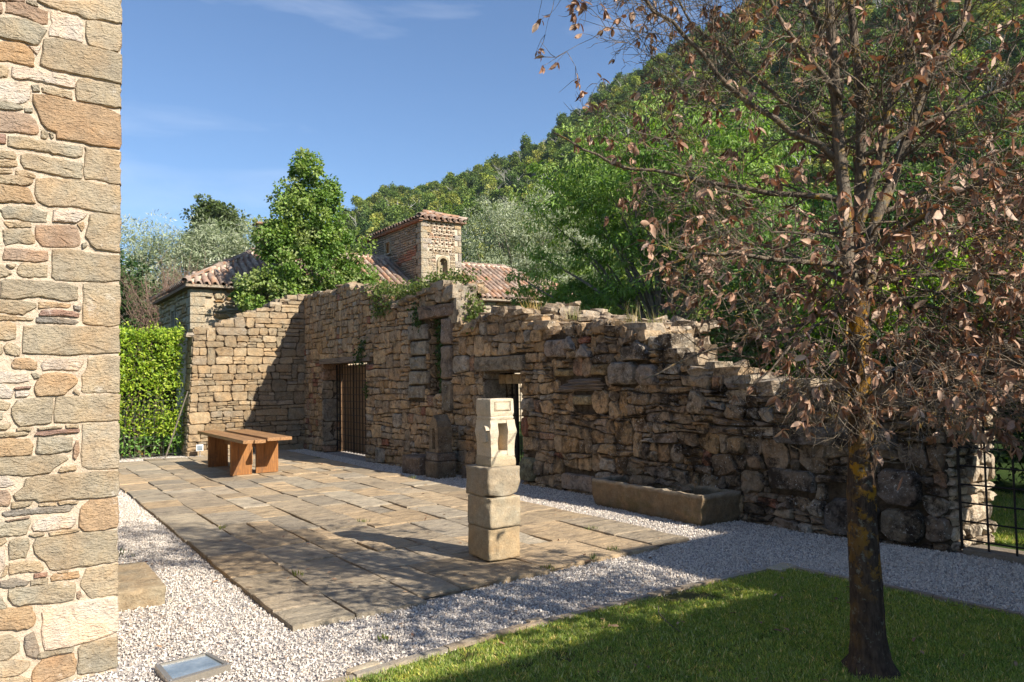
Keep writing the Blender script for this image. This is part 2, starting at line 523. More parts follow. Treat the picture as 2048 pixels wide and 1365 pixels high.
LEFT_DATA = """
b 0.155,3.75 0.204,3.74 0.267,3.726 0.343,3.727 0.382,3.71 0.513,3.727 0.578,3.727 0.578,3.87 0.149,3.759
b 0.149,3.769 0.578,3.88 0.578,4.133 0.14,4.006
g -0.112,3.816 0.131,3.871 0.128,4.002 -0.113,3.932
r -0.11,3.715 0.132,3.771 0.131,3.864 -0.112,3.809
g 0.101,3.732 0.125,3.724 0.155,3.724 0.146,3.758 0.098,3.746
r -0.11,3.685 0.011,3.718 0.092,3.735 0.088,3.758 -0.11,3.706
r 0,3.656 0.083,3.652 0.175,3.626 0.202,3.629 0.205,3.711 0.155,3.717 0.077,3.732 -0,3.71
r -0.109,3.615 -0.014,3.645 -0.009,3.675 -0.018,3.702 -0.11,3.678
w 0.215,3.643 0.203,3.604 0.203,3.571 0.319,3.564 0.373,3.562 0.379,3.683 0.356,3.719 0.248,3.725 0.214,3.713
b 0.386,3.624 0.403,3.557 0.508,3.546 0.578,3.562 0.578,3.71 0.513,3.711 0.414,3.715 0.389,3.693
g -0.108,3.492 -0.021,3.508 0.067,3.511 0.139,3.498 0.158,3.506 0.197,3.602 0.181,3.624 0.096,3.64 0.006,3.633 -0.109,3.601
k 0.165,3.398 0.177,3.383 0.41,3.375 0.578,3.367 0.578,3.543 0.409,3.562 0.25,3.571 0.182,3.548
o -0.106,3.369 0.039,3.379 0.138,3.378 0.143,3.43 0.131,3.471 0.091,3.502 -0.021,3.49 -0.107,3.474
w 0.152,3.45 0.17,3.497 0.112,3.49
b -0.105,3.271 0.016,3.292 0.022,3.339 0.01,3.362 -0.106,3.345
w 0.031,3.306 0.046,3.294 0.129,3.3 0.24,3.297 0.34,3.294 0.34,3.353 0.27,3.365 0.098,3.37 0.036,3.357
b 0.341,3.25 0.347,3.225 0.464,3.22 0.578,3.222 0.578,3.359 0.378,3.362 0.346,3.347
w -0.103,3.153 0.059,3.158 0.113,3.171 0.124,3.231 0.121,3.273 0.04,3.283 -0.105,3.257
g 0.136,3.237 0.169,3.243 0.163,3.282 0.124,3.274
b 0.178,3.245 0.24,3.231 0.325,3.228 0.325,3.273 0.221,3.282 0.175,3.27
q 0.124,3.18 0.155,3.128 0.174,3.067 0.199,3.035 0.248,3.028 0.249,2.988 0.349,2.989 0.465,2.981 0.578,2.978 0.578,3.187 0.477,3.215 0.347,3.221 0.234,3.233 0.13,3.225
g -0.103,3.104 0.054,3.114 0.092,3.132 0.089,3.152 0.018,3.161 -0.103,3.146
g 0.098,3.115 0.134,3.121 0.134,3.143 0.095,3.139
r -0.101,2.982 0.09,2.992 0.157,2.992 0.162,3.021 0.159,3.071 0.125,3.109 0.054,3.11 -0.103,3.09
p -0.1,2.902 0.012,2.926 0.011,2.979 -0.101,2.972
g 0.175,2.984 0.202,2.981 0.211,3.015 0.19,3.04 0.175,3.023
g 0.227,2.985 0.239,2.997 0.23,3.025 0.214,3.019
g 0.02,2.914 0.194,2.907 0.35,2.897 0.379,2.909 0.381,2.968 0.193,2.972 0.079,2.978 0.02,2.97
g -0.099,2.83 0.056,2.848 0.062,2.867 0.044,2.892 -0.1,2.875
g 0.077,2.837 0.092,2.804 0.165,2.795 0.288,2.779 0.38,2.779 0.381,2.872 0.256,2.88 0.109,2.888 0.08,2.873
b -0.099,2.792 0.039,2.8 0.066,2.811 0.062,2.842 -0.099,2.826
b -0.098,2.747 0.043,2.769 0.039,2.793 -0.099,2.778
b 0.386,2.777 0.447,2.785 0.519,2.771 0.578,2.767 0.578,2.967 0.512,2.973 0.391,2.966
b 0.057,2.76 0.15,2.754 0.153,2.772 0.104,2.794 0.057,2.785
b -0.098,2.697 -0.012,2.705 0.088,2.703 0.135,2.719 0.144,2.745 0.075,2.761 -0.098,2.742
b 0.148,2.664 0.16,2.63 0.215,2.603 0.327,2.612 0.448,2.599 0.578,2.592 0.578,2.608 0.578,2.763 0.415,2.769 0.226,2.77 0.153,2.757
o -0.096,2.587 0.024,2.611 0.083,2.607 0.151,2.614 0.145,2.656 0.117,2.703 0.023,2.702 -0.098,2.687
g -0.004,2.534 0.008,2.515 0.066,2.52 0.143,2.507 0.21,2.513 0.209,2.57 0.136,2.595 0.024,2.59 -0.01,2.569
w 0.234,2.519 0.353,2.523 0.394,2.549 0.41,2.584 0.327,2.597 0.237,2.588
o 0.379,2.478 0.391,2.509 0.388,2.537 0.353,2.516
b 0.41,2.525 0.395,2.458 0.418,2.401 0.45,2.378 0.578,2.37 0.578,2.383 0.578,2.571 0.578,2.59 0.462,2.596 0.416,2.577
b 0.014,2.484 0.031,2.468 0.135,2.481 0.131,2.509 0.005,2.5
g 0.006,2.41 0.015,2.369 0.079,2.388 0.151,2.387 0.144,2.443 0.132,2.467 0.026,2.462 0.005,2.452
r 0.15,2.472 0.156,2.416 0.181,2.375 0.279,2.379 0.37,2.39 0.369,2.448 0.359,2.498 0.328,2.51 0.216,2.503 0.156,2.494
g 0.383,2.38 0.405,2.396 0.401,2.421 0.379,2.409
r 0.001,2.291 0.068,2.292 0.152,2.288 0.215,2.299 0.218,2.353 0.079,2.358 0.009,2.354
k 0.231,2.207 0.25,2.193 0.381,2.194 0.497,2.197 0.578,2.212 0.578,2.365 0.47,2.353 0.329,2.376 0.233,2.368
b -0.091,2.182 -0.006,2.19 0.052,2.218 0.005,2.264 -0.092,2.264
b 0.04,2.249 0.06,2.253 0.069,2.271 0.022,2.268
b 0.069,2.226 0.087,2.203 0.141,2.201 0.213,2.21 0.215,2.278 0.146,2.282 0.086,2.276 0.069,2.251
k -0.005,2.083 0.071,2.083 0.171,2.101 0.232,2.086 0.319,2.077 0.363,2.088 0.359,2.164 0.318,2.183 0.171,2.188 0.017,2.188 -0.006,2.173
k -0.089,2.005 -0.004,2.004 0.107,1.997 0.13,2.019 0.163,2.041 0.16,2.062 0.083,2.077 -0.09,2.069
o 0.169,2.034 0.245,2.04 0.322,2.043 0.331,2.065 0.245,2.072 0.172,2.07
d 0.344,2.033 0.376,2.027 0.382,2.052 0.341,2.058
p 0.173,1.993 0.27,1.995 0.367,1.99 0.37,2.012 0.332,2.025 0.233,2.031 0.184,2.024
d 0.161,1.956 0.252,1.952 0.358,1.951 0.37,1.962 0.351,1.976 0.258,1.987 0.161,1.985
b 0.382,2.056 0.386,1.958 0.434,1.945 0.518,1.942 0.578,1.952 0.578,2.175 0.578,2.192 0.419,2.19 0.384,2.183
b -0.088,1.964 0.031,1.964 0.152,1.967 0.149,1.977 0.031,1.995 -0.089,1.995
b -0.087,1.848 0.07,1.864 0.069,1.947 0.031,1.96 -0.088,1.95
k 0.096,1.878 0.097,1.788 0.175,1.781 0.334,1.778 0.578,1.789 0.578,1.933 0.358,1.94 0.173,1.946 0.105,1.938
b 0.022,1.787 0.062,1.773 0.089,1.773 0.091,1.818 0.068,1.836 0.038,1.846 0.016,1.825
b -0.085,1.722 0.01,1.783 0.01,1.838 -0.087,1.841
q 0.052,1.711 0.069,1.701 0.17,1.696 0.169,1.738 0.133,1.761 0.068,1.759 0.048,1.735
w 0.194,1.693 0.26,1.696 0.366,1.687 0.385,1.712 0.397,1.759 0.309,1.763 0.211,1.756 0.187,1.724
w -0.084,1.631 0.087,1.624 0.14,1.637 0.128,1.676 0.034,1.687 -0.085,1.695
g 0.158,1.648 0.191,1.654 0.17,1.679 0.14,1.679
o 0.156,1.588 0.165,1.56 0.213,1.551 0.286,1.551 0.305,1.564 0.36,1.619 0.363,1.641 0.335,1.67 0.267,1.683 0.194,1.672 0.158,1.623
b 0.37,1.549 0.376,1.562 0.357,1.587 0.342,1.577
b 0.41,1.72 0.385,1.662 0.379,1.576 0.392,1.561 0.501,1.565 0.578,1.561 0.578,1.741 0.578,1.776 0.461,1.774 0.413,1.759
w -0.083,1.54 0.053,1.546 0.065,1.583 0.029,1.625 -0.084,1.624
p 0.07,1.592 0.141,1.597 0.141,1.61 0.064,1.601
w 0.071,1.552 0.126,1.551 0.141,1.568 0.129,1.585 0.07,1.583
b -0.083,1.492 0.037,1.481 0.051,1.515 0.019,1.533 -0.083,1.526
k 0.049,1.46 0.06,1.432 0.09,1.393 0.149,1.394 0.245,1.403 0.249,1.547 0.177,1.546 0.077,1.535 0.057,1.487
b 0.252,1.407 0.325,1.396 0.387,1.404 0.578,1.399 0.578,1.513 0.578,1.553 0.361,1.549 0.256,1.547
g -0.082,1.425 0.014,1.434 0.014,1.469 -0.082,1.479
b -0.081,1.375 0.038,1.379 0.055,1.405 -0.082,1.415
b 0.081,1.37 0.143,1.367 0.149,1.38 0.108,1.389 0.078,1.384
p 0.173,1.341 0.203,1.334 0.276,1.342 0.378,1.347 0.375,1.365 0.269,1.366 0.173,1.359 0.161,1.341
b 0.312,1.372 0.372,1.371 0.371,1.389 0.306,1.39
b 0.179,1.368 0.294,1.376 0.288,1.389 0.173,1.379
b -0.081,1.344 0.073,1.339 0.134,1.35 0.12,1.364 -0.081,1.361
o -0.079,1.237 0.074,1.233 0.15,1.238 0.156,1.29 0.138,1.325 0.038,1.331 -0.081,1.331
g 0.165,1.241 0.198,1.235 0.289,1.236 0.341,1.25 0.344,1.321 0.239,1.328 0.173,1.327
r 0.345,1.207 0.357,1.192 0.377,1.234 0.372,1.298 0.357,1.299 0.347,1.257
e 0.386,1.155 0.421,1.131 0.465,1.127 0.578,1.129 0.578,1.388 0.387,1.395
k -0.078,1.15 0.041,1.14 0.11,1.117 0.235,1.138 0.283,1.177 0.326,1.202 0.314,1.224 0.121,1.233 -0.079,1.23
b 0.284,1.131 0.364,1.139 0.358,1.164 0.29,1.162 0.272,1.135
w -0.077,1.083 0.041,1.069 0.076,1.083 0.041,1.13 -0.078,1.137
k 0.077,0.998 0.159,0.996 0.183,0.977 0.303,0.979 0.428,0.977 0.578,0.973 0.578,1.082 0.578,1.119 0.259,1.122 0.122,1.113 0.111,1.066 0.062,1.026
r -0.076,0.976 0.051,0.97 0.056,1.023 0.042,1.055 -0.077,1.07
b 0.057,0.955 0.095,0.955 0.147,0.967 0.159,0.986 0.057,0.989
b 0.183,0.956 0.267,0.951 0.267,0.965 0.183,0.966
b 0.279,0.954 0.372,0.954 0.372,0.966 0.273,0.971
q 0.378,0.915 0.376,0.822 0.398,0.794 0.48,0.789 0.578,0.796 0.578,0.966 0.428,0.966 0.391,0.942
d 0.016,0.919 0.183,0.915 0.335,0.912 0.353,0.931 0.341,0.947 0.183,0.949 0.017,0.943
r 0.043,0.89 0.145,0.899 0.142,0.906 0.032,0.896
g -0.074,0.824 0.056,0.809 0.131,0.81 0.145,0.86 0.154,0.889 0.043,0.888 -0.075,0.892
w 0.16,0.824 0.22,0.818 0.348,0.822 0.366,0.841 0.354,0.891 0.255,0.899 0.178,0.883 0.148,0.845
b 0.167,0.792 0.214,0.8 0.208,0.812 0.14,0.809
b 0.235,0.79 0.317,0.791 0.385,0.803 0.379,0.815 0.232,0.808
b -0.074,0.779 0.011,0.764 0.039,0.781 0.033,0.802 -0.074,0.812
g 0.052,0.683 0.08,0.688 0.127,0.688 0.144,0.75 0.137,0.792 0.067,0.794 0.045,0.77
k 0.162,0.707 0.216,0.652 0.231,0.608 0.258,0.599 0.331,0.597 0.431,0.6 0.578,0.604 0.578,0.781 0.367,0.788 0.167,0.785 0.152,0.749
w -0.072,0.646 0.018,0.619 0.04,0.677 0.028,0.759 -0.073,0.766
b 0.041,0.609 0.049,0.658 0.04,0.663 0.013,0.597
b 0.047,0.605 0.098,0.611 0.204,0.602 0.213,0.618 0.192,0.655 0.127,0.671 0.049,0.669
p 0.166,0.573 0.228,0.574 0.228,0.593 0.166,0.597
g 0.152,0.538 0.232,0.532 0.231,0.565 0.148,0.562
d 0.013,0.553 0.059,0.539 0.14,0.543 0.146,0.559 0.07,0.588 0.013,0.577
o 0.244,0.546 0.307,0.543 0.384,0.543 0.378,0.579 0.307,0.58 0.258,0.58 0.243,0.565
b 0.295,0.583 0.325,0.582 0.331,0.593 0.276,0.588
b 0.385,0.494 0.42,0.44 0.445,0.419 0.578,0.418 0.578,0.597 0.418,0.587 0.394,0.535
g 0.048,0.494 0.071,0.447 0.1,0.438 0.284,0.424 0.357,0.429 0.363,0.512 0.344,0.529 0.14,0.533 0.047,0.534
r 0.37,0.434 0.382,0.425 0.395,0.444 0.385,0.47 0.369,0.462
g -0.07,0.454 0.037,0.424 0.049,0.434 0.014,0.507 -0.07,0.52
o -0.068,0.341 0.102,0.31 0.166,0.315 0.18,0.357 0.159,0.425 0.06,0.432 -0.069,0.435
c 0.21,0.331 0.201,0.292 0.202,0.21 0.22,0.178 0.347,0.174 0.434,0.185 0.536,0.2 0.578,0.218 0.578,0.408 0.432,0.413 0.26,0.414 0.2,0.387
d 0.132,0.17 0.185,0.142 0.196,0.177 0.184,0.234 0.166,0.291 0.125,0.265 0.123,0.226
b -0.066,0.175 0.052,0.16 0.103,0.196 0.102,0.256 0.05,0.297 -0.068,0.309
g 0.203,0.14 0.274,0.147 0.357,0.148 0.36,0.168 0.202,0.172 0.185,0.152
g 0.376,0.023 0.398,0.011 0.511,0.007 0.578,0.015 0.578,0.185 0.397,0.178 0.378,0.161
b -0.065,0.096 0.053,0.073 0.121,0.078 0.15,0.106 0.15,0.139 0.086,0.159 -0.066,0.158
q 0.163,0.002 0.252,-0.018 0.3,0.012 0.367,0.018 0.372,0.093 0.36,0.133 0.209,0.134 0.162,0.083
b -0.064,0.053 0.151,0.005 0.157,0.044 0.104,0.069 -0.065,0.089
b 0.193,-0.086 0.578,-0.089 0.578,-0.011 0.386,0.003 0.192,-0.015
"""

# ------------------------------------------------------------------ masonry
def resample(P, step):
    P = np.asarray(P, float)
    out = []
    for i in range(len(P)):
        a, b_ = P[i], P[(i + 1) % len(P)]
        k = max(1, int(round(np.linalg.norm(b_ - a) / step)))
        for j in range(k): out.append(a + (b_ - a) * j / k)
    return np.array(out)

def chaikin(P):
    Q = np.roll(P, -1, axis=0)
    return np.stack([.75 * P + .25 * Q, .25 * P + .75 * Q], axis=1).reshape(-1, 2)

def shrink(P, d, lo=.25):
    c = P.mean(axis=0)
    r = P - c
    L = np.linalg.norm(r, axis=1)[:, None] + 1e-9
    return c + r * np.maximum(lo, 1 - d / L)

def stone_shape(P, fmap, proud=.03, depth=.12, chamfer=.02, rough=.006, rg=rng, fine=False):
    """a stone whose face has the outline P (a, b) on a wall; fmap takes it out of the wall's plane"""
    n = len(P)
    c = P.mean(axis=0)
    rings = [(P, np.full(n, -depth)),
             (P, np.full(n, proud * .15)),
             (shrink(P, chamfer), proud * .85 + rg.normal(0, rough, n))]
    if fine:
        rings.append((shrink(P, chamfer * 2.2), proud + rg.normal(0, rough * .6, n)))
        rings.append((c + (P - c) * .45, proud * 1.05 + rg.normal(0, rough, n)))
    V = [fmap(p[:, 0], p[:, 1], d) for p, d in rings]
    V.append(fmap(np.array([c[0]]), np.array([c[1]]), np.array([proud * 1.05 + rg.normal(0, rough)])))
    V = np.concatenate(V)
    F = []
    for k in range(len(rings) - 1):
        for i in range(n):
            j = (i + 1) % n
            F.append((k * n + i, k * n + j, (k + 1) * n + j, (k + 1) * n + i))
    k = (len(rings) - 1) * n
    F += [(k + i, k + (i + 1) % n, len(V) - 1) for i in range(n)]
    return V, F

def quadstone(al, ar, bot, top, gap, rg, jit=.012, cut=.3):
    """outline between two course lines, corners knocked off"""
    g = gap / 2
    al, ar = al + g, ar - g
    w = ar - al
    tl, tr = rg.normal(0, jit, 2)
    f = lambda fn, t, s: fn(al + w * t) + s
    h = max(.02, (top((al + ar) / 2) - bot((al + ar) / 2)) - gap)
    cu = cut * min(w, h)
    k1, k2, k3, k4 = rg.uniform(.35, 1.1, 4) * cu
    P = [(al + k1, f(bot, k1 / w, g)), (al + w * .5, f(bot, .5, g)), (ar - k2, f(bot, 1 - k2 / w, g)),
         (ar + tr, f(bot, 1, g) + k2), (ar - tr, f(top, 1, -g) - k3),
         (ar - k3, f(top, 1 - k3 / w, -g)), (al + w * rg.uniform(.35, .65), f(top, .5, -g)), (al + k4, f(top, k4 / w, -g)),
         (al - tl, f(top, 0, -g) - k4), (al + tl, f(bot, 0, g) + k1)]
    P = np.array(P)
    P += rg.normal(0, jit * .45, P.shape)
    return P

def rubble(a0, a1, b0, b1, hs, ws, rg, reserve=(), gap=.012, amp=.03, jit=.010, tall=.14, split=.14, cut=.3, seed=1, hfun=None):
    """rough courses between a0..a1 and b0..b1, leaving the reserved rectangles (a0, a1, b0, b1) free"""
    out = []
    lines = []
    b = b0
    while b < b1:
        lines.append(b)
        b += rg.uniform(*hs)
    lines.append(b)
    def line(k):
        base = lines[k]
        if k == 0: return lambda a: base
        return lambda a: base + amp * float(vnoise(a * 1.1, k * 3.7, seed)) + amp * .5 * float(vnoise(a * 3.7, k * 5.1, seed + 3))
    booked = {}
    for k in range(len(lines) - 1):
        lo, hi = line(k), line(k + 1)
        mid = (lines[k] + lines[k + 1]) / 2
        iv = [(r[0], r[1]) for r in reserve if r[2] - .02 < mid < r[3] + .02] + booked.get(k, [])
        iv.sort()
        free, a = [], a0
        for r in iv:
            if r[0] > a: free.append((a, min(r[0], a1)))
            a = max(a, r[1])
        if a < a1: free.append((a, a1))
        for f0, f1 in free:
            if f1 - f0 < .05: continue
            a = f0
            while a < f1 - .02:
                w = rg.uniform(*ws) * (1.0 if rg.random() > .22 else 1.6)
                if hfun: w *= hfun(a)
                if f1 - (a + w) < ws[0] * .7: w = f1 - a
                r = rg.random()
                if r < tall and k + 2 < len(lines) and not any(q[0] < a + w and q[1] > a for q in booked.get(k + 1, [])) \
                        and not any(q[0] < a + w and q[1] > a and q[2] - .02 < (lines[k + 1] + lines[k + 2]) / 2 < q[3] + .02 for q in reserve):
                    booked.setdefault(k + 1, []).append((a, a + w))
                    out.append(quadstone(a, a + w, lo, line(k + 2), gap, rg, jit, cut))
                elif r < tall + split and hi(a) - lo(a) > .10:
                    t = rg.uniform(.35, .65)
                    m_ = (lambda lo, hi, t: lambda x: lo(x) * (1 - t) + hi(x) * t)(lo, hi, t)
                    out.append(quadstone(a, a + w, lo, m_, gap, rg, jit, cut))
                    if w > .25 and rg.random() < .6:
                        q = a + w * rg.uniform(.35, .65)
                        out.append(quadstone(a, q, m_, hi, gap, rg, jit, cut)); out.append(quadstone(q, a + w, m_, hi, gap, rg, jit, cut))
                    else:
                        out.append(quadstone(a, a + w, m_, hi, gap, rg, jit, cut))
                else:
                    out.append(quadstone(a, a + w, lo, hi, gap, rg, jit, cut))
                a += w
    return out

EYE = np.array([0, 0, 1.6])
def emit(name, pieces, mat, parent, limit=300, stuff_name=None, smooth=False):
    """pieces: (V, F, col). The ones that show largest become parts of their own, the rest one part of stuff"""
    def size(pc):
        V = pc[0]; e = V.max(axis=0) - V.min(axis=0); e = np.sort(e)
        return e[2] * e[1] / (np.sum((V.mean(axis=0) - EYE) ** 2) + 1e-6)
    order = sorted(range(len(pieces)), key=lambda i: -size(pieces[i]) if len(pieces[i]) < 4 else -size(pieces[i]) * pieces[i][3])
    for i in order[:limit]:
        V, F, c = pieces[i][:3]
        link(name, npmesh(name, V, F, mat, c, smooth), parent)
    if len(order) > limit:
        mb = MB()
        for i in order[limit:]: mb.add(*pieces[i][:3])
        o = mb.obj(stuff_name or name + '_mass', mat, parent, smooth=smooth)
        props(o, kind='stuff')

def rock(c, size, rg, rot=None, round_=.45, rough=.10):
    """an irregular block, 26 corner/edge points"""
    g = [(x, y, z) for x in (-1, 0, 1) for y in (-1, 0, 1) for z in (-1, 0, 1)]
    idx = {p_: i for i, p_ in enumerate([q for q in g if q != (0, 0, 0)])}
    P = np.array([q for q in g if q != (0, 0, 0)], float)
    N = P / np.linalg.norm(P, axis=1)[:, None] * 1.15
    P = P * (1 - round_) + N * round_
    P += rg.normal(0, rough, P.shape)
    P *= np.asarray(size) / 2
    if rot is None: rot = (rg.normal(0, .12), rg.normal(0, .12), rg.uniform(0, 6.3))
    Mx = np.array(Euler(rot).to_matrix())
    P = P @ Mx.T + np.asarray(c)
    F = []
    for ax in range(3):
        for sg in (-1, 1):
            o1, o2 = [(1, 2), (2, 0), (0, 1)][ax]
            for u in (-1, 0):
                for v in (-1, 0):
                    q = []
                    for du, dv in ((0, 0), (1, 0), (1, 1), (0, 1)):
                        t = [0, 0, 0]; t[ax] = sg; t[o1] = u + du; t[o2] = v + dv
                        q.append(idx[tuple(t)])
                    F.append(tuple(q if sg > 0 else q[::-1]))
    return P, F

def pick(palette, rg, spread=.12):
    c = np.array(palette[rg.integers(len(palette))], float)
    return np.clip(c * rg.uniform(1 - spread, 1 + spread), 0, 1)

# ------------------------------------------------------------------ ground
def sheet(name, pts, z, mat, kind='structure', label=None):
    me = npmesh(name, [(x, y, z) for x, y in pts], [tuple(range(len(pts)))], mat)
    o = link(name, me)
    props(o, kind=kind)
    return o
# one terrain sheet: flat yard and valley floor, rising into the wooded hill at the right
def ridge_el(az):
    A = [-180, -40, 0, 6, 14.7, 18, 21.6, 23.8, 27.1, 30, 32.6, 34.9, 36.4, 38.3, 40.2, 43.9, 47.5, 50.4, 58, 70, 85, 110, 140, 180]
    E = [0, 0, 1.0, 2.0, 6.0, 9.0, 11.3, 12.2, 13.1, 14.0, 14.9, 15.9, 16.6, 18.4, 19.6, 21.1, 22.8, 24.2, 27.0, 27, 20, 8, 1, 0]
    return np.interp(az, A, E)
def terrain_h(x, y):
    r = np.hypot(x, y)
    az = np.degrees(np.arctan2(x, y))
    top = 230.0 * np.tan(np.radians(ridge_el(az)))
    t = np.clip((r - 55) / 175.0, 0, 1)
    h = top * (t ** 1.15)
    h = h + np.where(r > 230, (r - 230) * -.10 * (top > 1), 0)
    h = h + t * 3.0 * vnoise(x / 24.0, y / 24.0, 5) + t * 1.4 * vnoise(x / 9.0, y / 9.0, 8)
    return np.maximum(h, -.02) - .03
rr = np.array([0, 8, 16, 24, 32, 42] + list(np.linspace(52, 260, 40)) + [300, 360, 450, 700, 1250.])
aa = np.radians(np.arange(-180, 180, 2.0))
RR, AA = np.meshgrid(rr, aa, indexing='ij')
TX, TY = RR * np.sin(AA), RR * np.cos(AA)
TZ = np.where(RR > 460, -.05, terrain_h(TX, TY))
nr, na = RR.shape
I = np.arange(nr * na).reshape(nr, na)
F = np.stack([I[:-1, :], I[1:, :], np.roll(I, -1, axis=1)[1:, :], np.roll(I, -1, axis=1)[:-1, :]], axis=-1).reshape(-1, 4)[:, ::-1]
g = link('ground', npmesh('ground', np.stack([TX, TY, TZ], -1).reshape(-1, 3), F.copy(), M['meadow'], smooth=True))
g.data.materials.append(M['forest'])
fr = np.hypot(*(g_ := np.stack([TX, TY], -1).reshape(-1, 2)[F].mean(axis=1)).T)
g.data.polygons.foreach_set('material_index', (fr > 50).astype(np.int32))
props(g, kind='structure')

LAWN_T = [( -3.0, 4.02), (1.62, 4.05), (2.83, 4.20), (3.96, 4.25), (5.42, 4.25)]
sheet('gravel_path', [(5.46, -9), (9.6, -9), (7.5, 3.59), (5.46, 3.59)], -.006, M['gravel'])
sheet('gravel_yard', [(-4, 3.59), (7.5, 3.59), (7.2, 10), (6.9, 19.2), (.3, 19.6), (.3, 5.0), (-4, 5.0)], -.006, M['gravel'])
sheet('lawn', [(-4, -9), (5.50, -9), (5.52, 2.5), (5.48, 3.6), (5.42, 4.25)] + LAWN_T[-2::-1] + [(-4, 4.0)], .004, M['turf'])
sheet('paving_bed', [(1.60, 5.12), (3.0, 5.22), (5.62, 5.5), (5.60, 17.8), (1.60, 18.2)], .014, M['joint'])

# ------------------------------------------------------------------ paving slabs
terr = props(empty('terrace', (3.6, 11, 0)), kind='structure')
ROWS = [1.585, 2.035, 2.575, 2.93, 3.40, 3.79, 4.22, 4.665, 5.135, 5.64]
START = [5.07, 5.10, 5.22, 5.26, 5.27, 5.33, 5.36, 5.40, 5.46]
sl = []
for i in range(9):
    t = START[i] + rng.uniform(-.03, .03)
    pattern = {0: [.42, .50, .62, .9, .95, .8], 1: [.62, 1.15, .8, .75], 2: [.9, .8, .7], 7: [.7, .9], 8: [.55, .95]}.get(i, [])
    k = 0
    while t < 17.75:
        L = pattern[k] if k < len(pattern) else rng.uniform(.42, 1.05)
        k += 1
        s0, s1 = ROWS[i], ROWS[i + 1]
        parts_ = [(s0, s1)]
        if rng.random() < .12 and L < .8 and k > 1: parts_ = [(s0, (s0 + s1) / 2 + .03), ((s0 + s1) / 2 + .03, s1)]
        for u0, u1 in parts_:
            sl.append((u0, u1, t, t + L))
        t += L
slab_pal = [(.42, .33, .225), (.45, .355, .24), (.38, .315, .23), (.43, .375, .29), (.35, .305, .24), (.47, .36, .235), (.40, .335, .25)]
for (u0, u1, t0, t1) in sl:
    g1, g2 = rng.uniform(.003, .010), rng.uniform(.001, .005)
    P = np.array([(u0 + g1, t0 + g2), (u1 - g1, t0 + g2), (u1 - g1, t1 - g2), (u0 + g1, t1 - g2)])
    P += rng.normal(0, .007, P.shape)
    near = t0 < 9
    P = resample(P, .16 if near else .3)
    P += rng.normal(0, .0045, P.shape)
    z = .030 + rng.normal(0, .0045)
    tx, ty = rng.normal(0, .010, 2)
    c = P.mean(axis=0)
    fm = lambda a, b_, d: np.stack([a, b_, z + d + (a - c[0]) * tx + (b_ - c[1]) * ty], -1)
    V, F = stone_shape(P, fm, proud=.006, depth=.055, chamfer=.014, rough=.0012, rg=rng, fine=near)
    link('slab', npmesh('slab', V, F, M['slab'], pick(slab_pal, rng, .16)), terr)

# ------------------------------------------------------------------ building at the left (dressed sandstone, lime mortar)
bl = thing('stone_building', 'pale sandstone building corner in full sun at the left edge', 'building', (-2, 7, 0))
LEFT = LEFT_DATA.strip().split('\n')
lp = {'b': (.46, .37, .245), 'k': (.40, .33, .225), 'g': (.385, .335, .24), 'o': (.46, .325, .19), 'w': (.58, .49, .385), 'q': (.44, .30, .175), 'r': (.38, .275, .19),
      'p': (.35, .225, .165), 'd': (.285, .25, .20), 'e': (.47, .405, .295), 'c': (.66, .55, .42)}
fleft = lambda a, b_, d: np.stack([a, 5.0 - d + 0 * a, b_], -1)
pcs = []
for ln in LEFT:
    c0, *pp = ln.split()
    P = np.array([tuple(map(float, q.split(','))) for q in pp])
    area = .5 * abs(np.sum(P[:, 0] * np.roll(P[:, 1], -1) - P[:, 1] * np.roll(P[:, 0], -1)))
    if area < 2e-5: continue
    sz = math.sqrt(area)
    corner = P[:, 0].max() > .575
    P = resample(P, max(.010, sz * .15))
    edge = P[:, 0] > .57
    Q = P + rng.normal(0, min(.0028, sz * .02), P.shape)
    Q = .86 * Q + .07 * np.roll(Q, 1, axis=0) + .07 * np.roll(Q, -1, axis=0)
    Q = shrink(Q, -.0015)
    Q[edge, 0] = .577 + rng.normal(0, .0022, edge.sum()) - .008 * (rng.random(edge.sum()) < .06)
    pr = .014 + rng.uniform(-.003, .007)
    V, F = stone_shape(Q, fleft, proud=pr, depth=.30 if corner else .10, chamfer=min(.006, sz * .07), rough=.0016, rg=rng, fine=True)
    col = np.clip(np.array(lp[c0]) * .90 * rng.uniform(.92, 1.07) * (1, 1.0, 1.03), 0, .82)
    pcs.append((V, F, col))
rest = rubble(-2.6, -.13, -.1, 5.6, (.07, .14), (.12, .34), rng, seed=21, gap=.016, amp=.012, jit=.006, cut=.4)
rest += rubble(-.12, .26, 4.15, 5.6, (.07, .14), (.12, .2), rng, seed=22, gap=.016, amp=.012, jit=.006, cut=.4)
for k in range(8):
    z0 = 4.14 + k * .18
    rest.append(quadstone(.27 if k % 2 else .1, .578, lambda a, z0=z0: z0, lambda a, z0=z0: z0 + .18, .012, rng, .003, .1))
lpl = list(lp.values())[:7]
for P in rest:
    V, F = stone_shape(P, fleft, proud=.016, depth=.1, chamfer=.012, rough=.002, rg=rng)
    pcs.append((V, F, np.array(lpl[rng.integers(7)]) * rng.uniform(.9, 1.1)))
emit('stone', pcs, M['sandstone'], bl, 300, 'stone_mass', smooth=False)
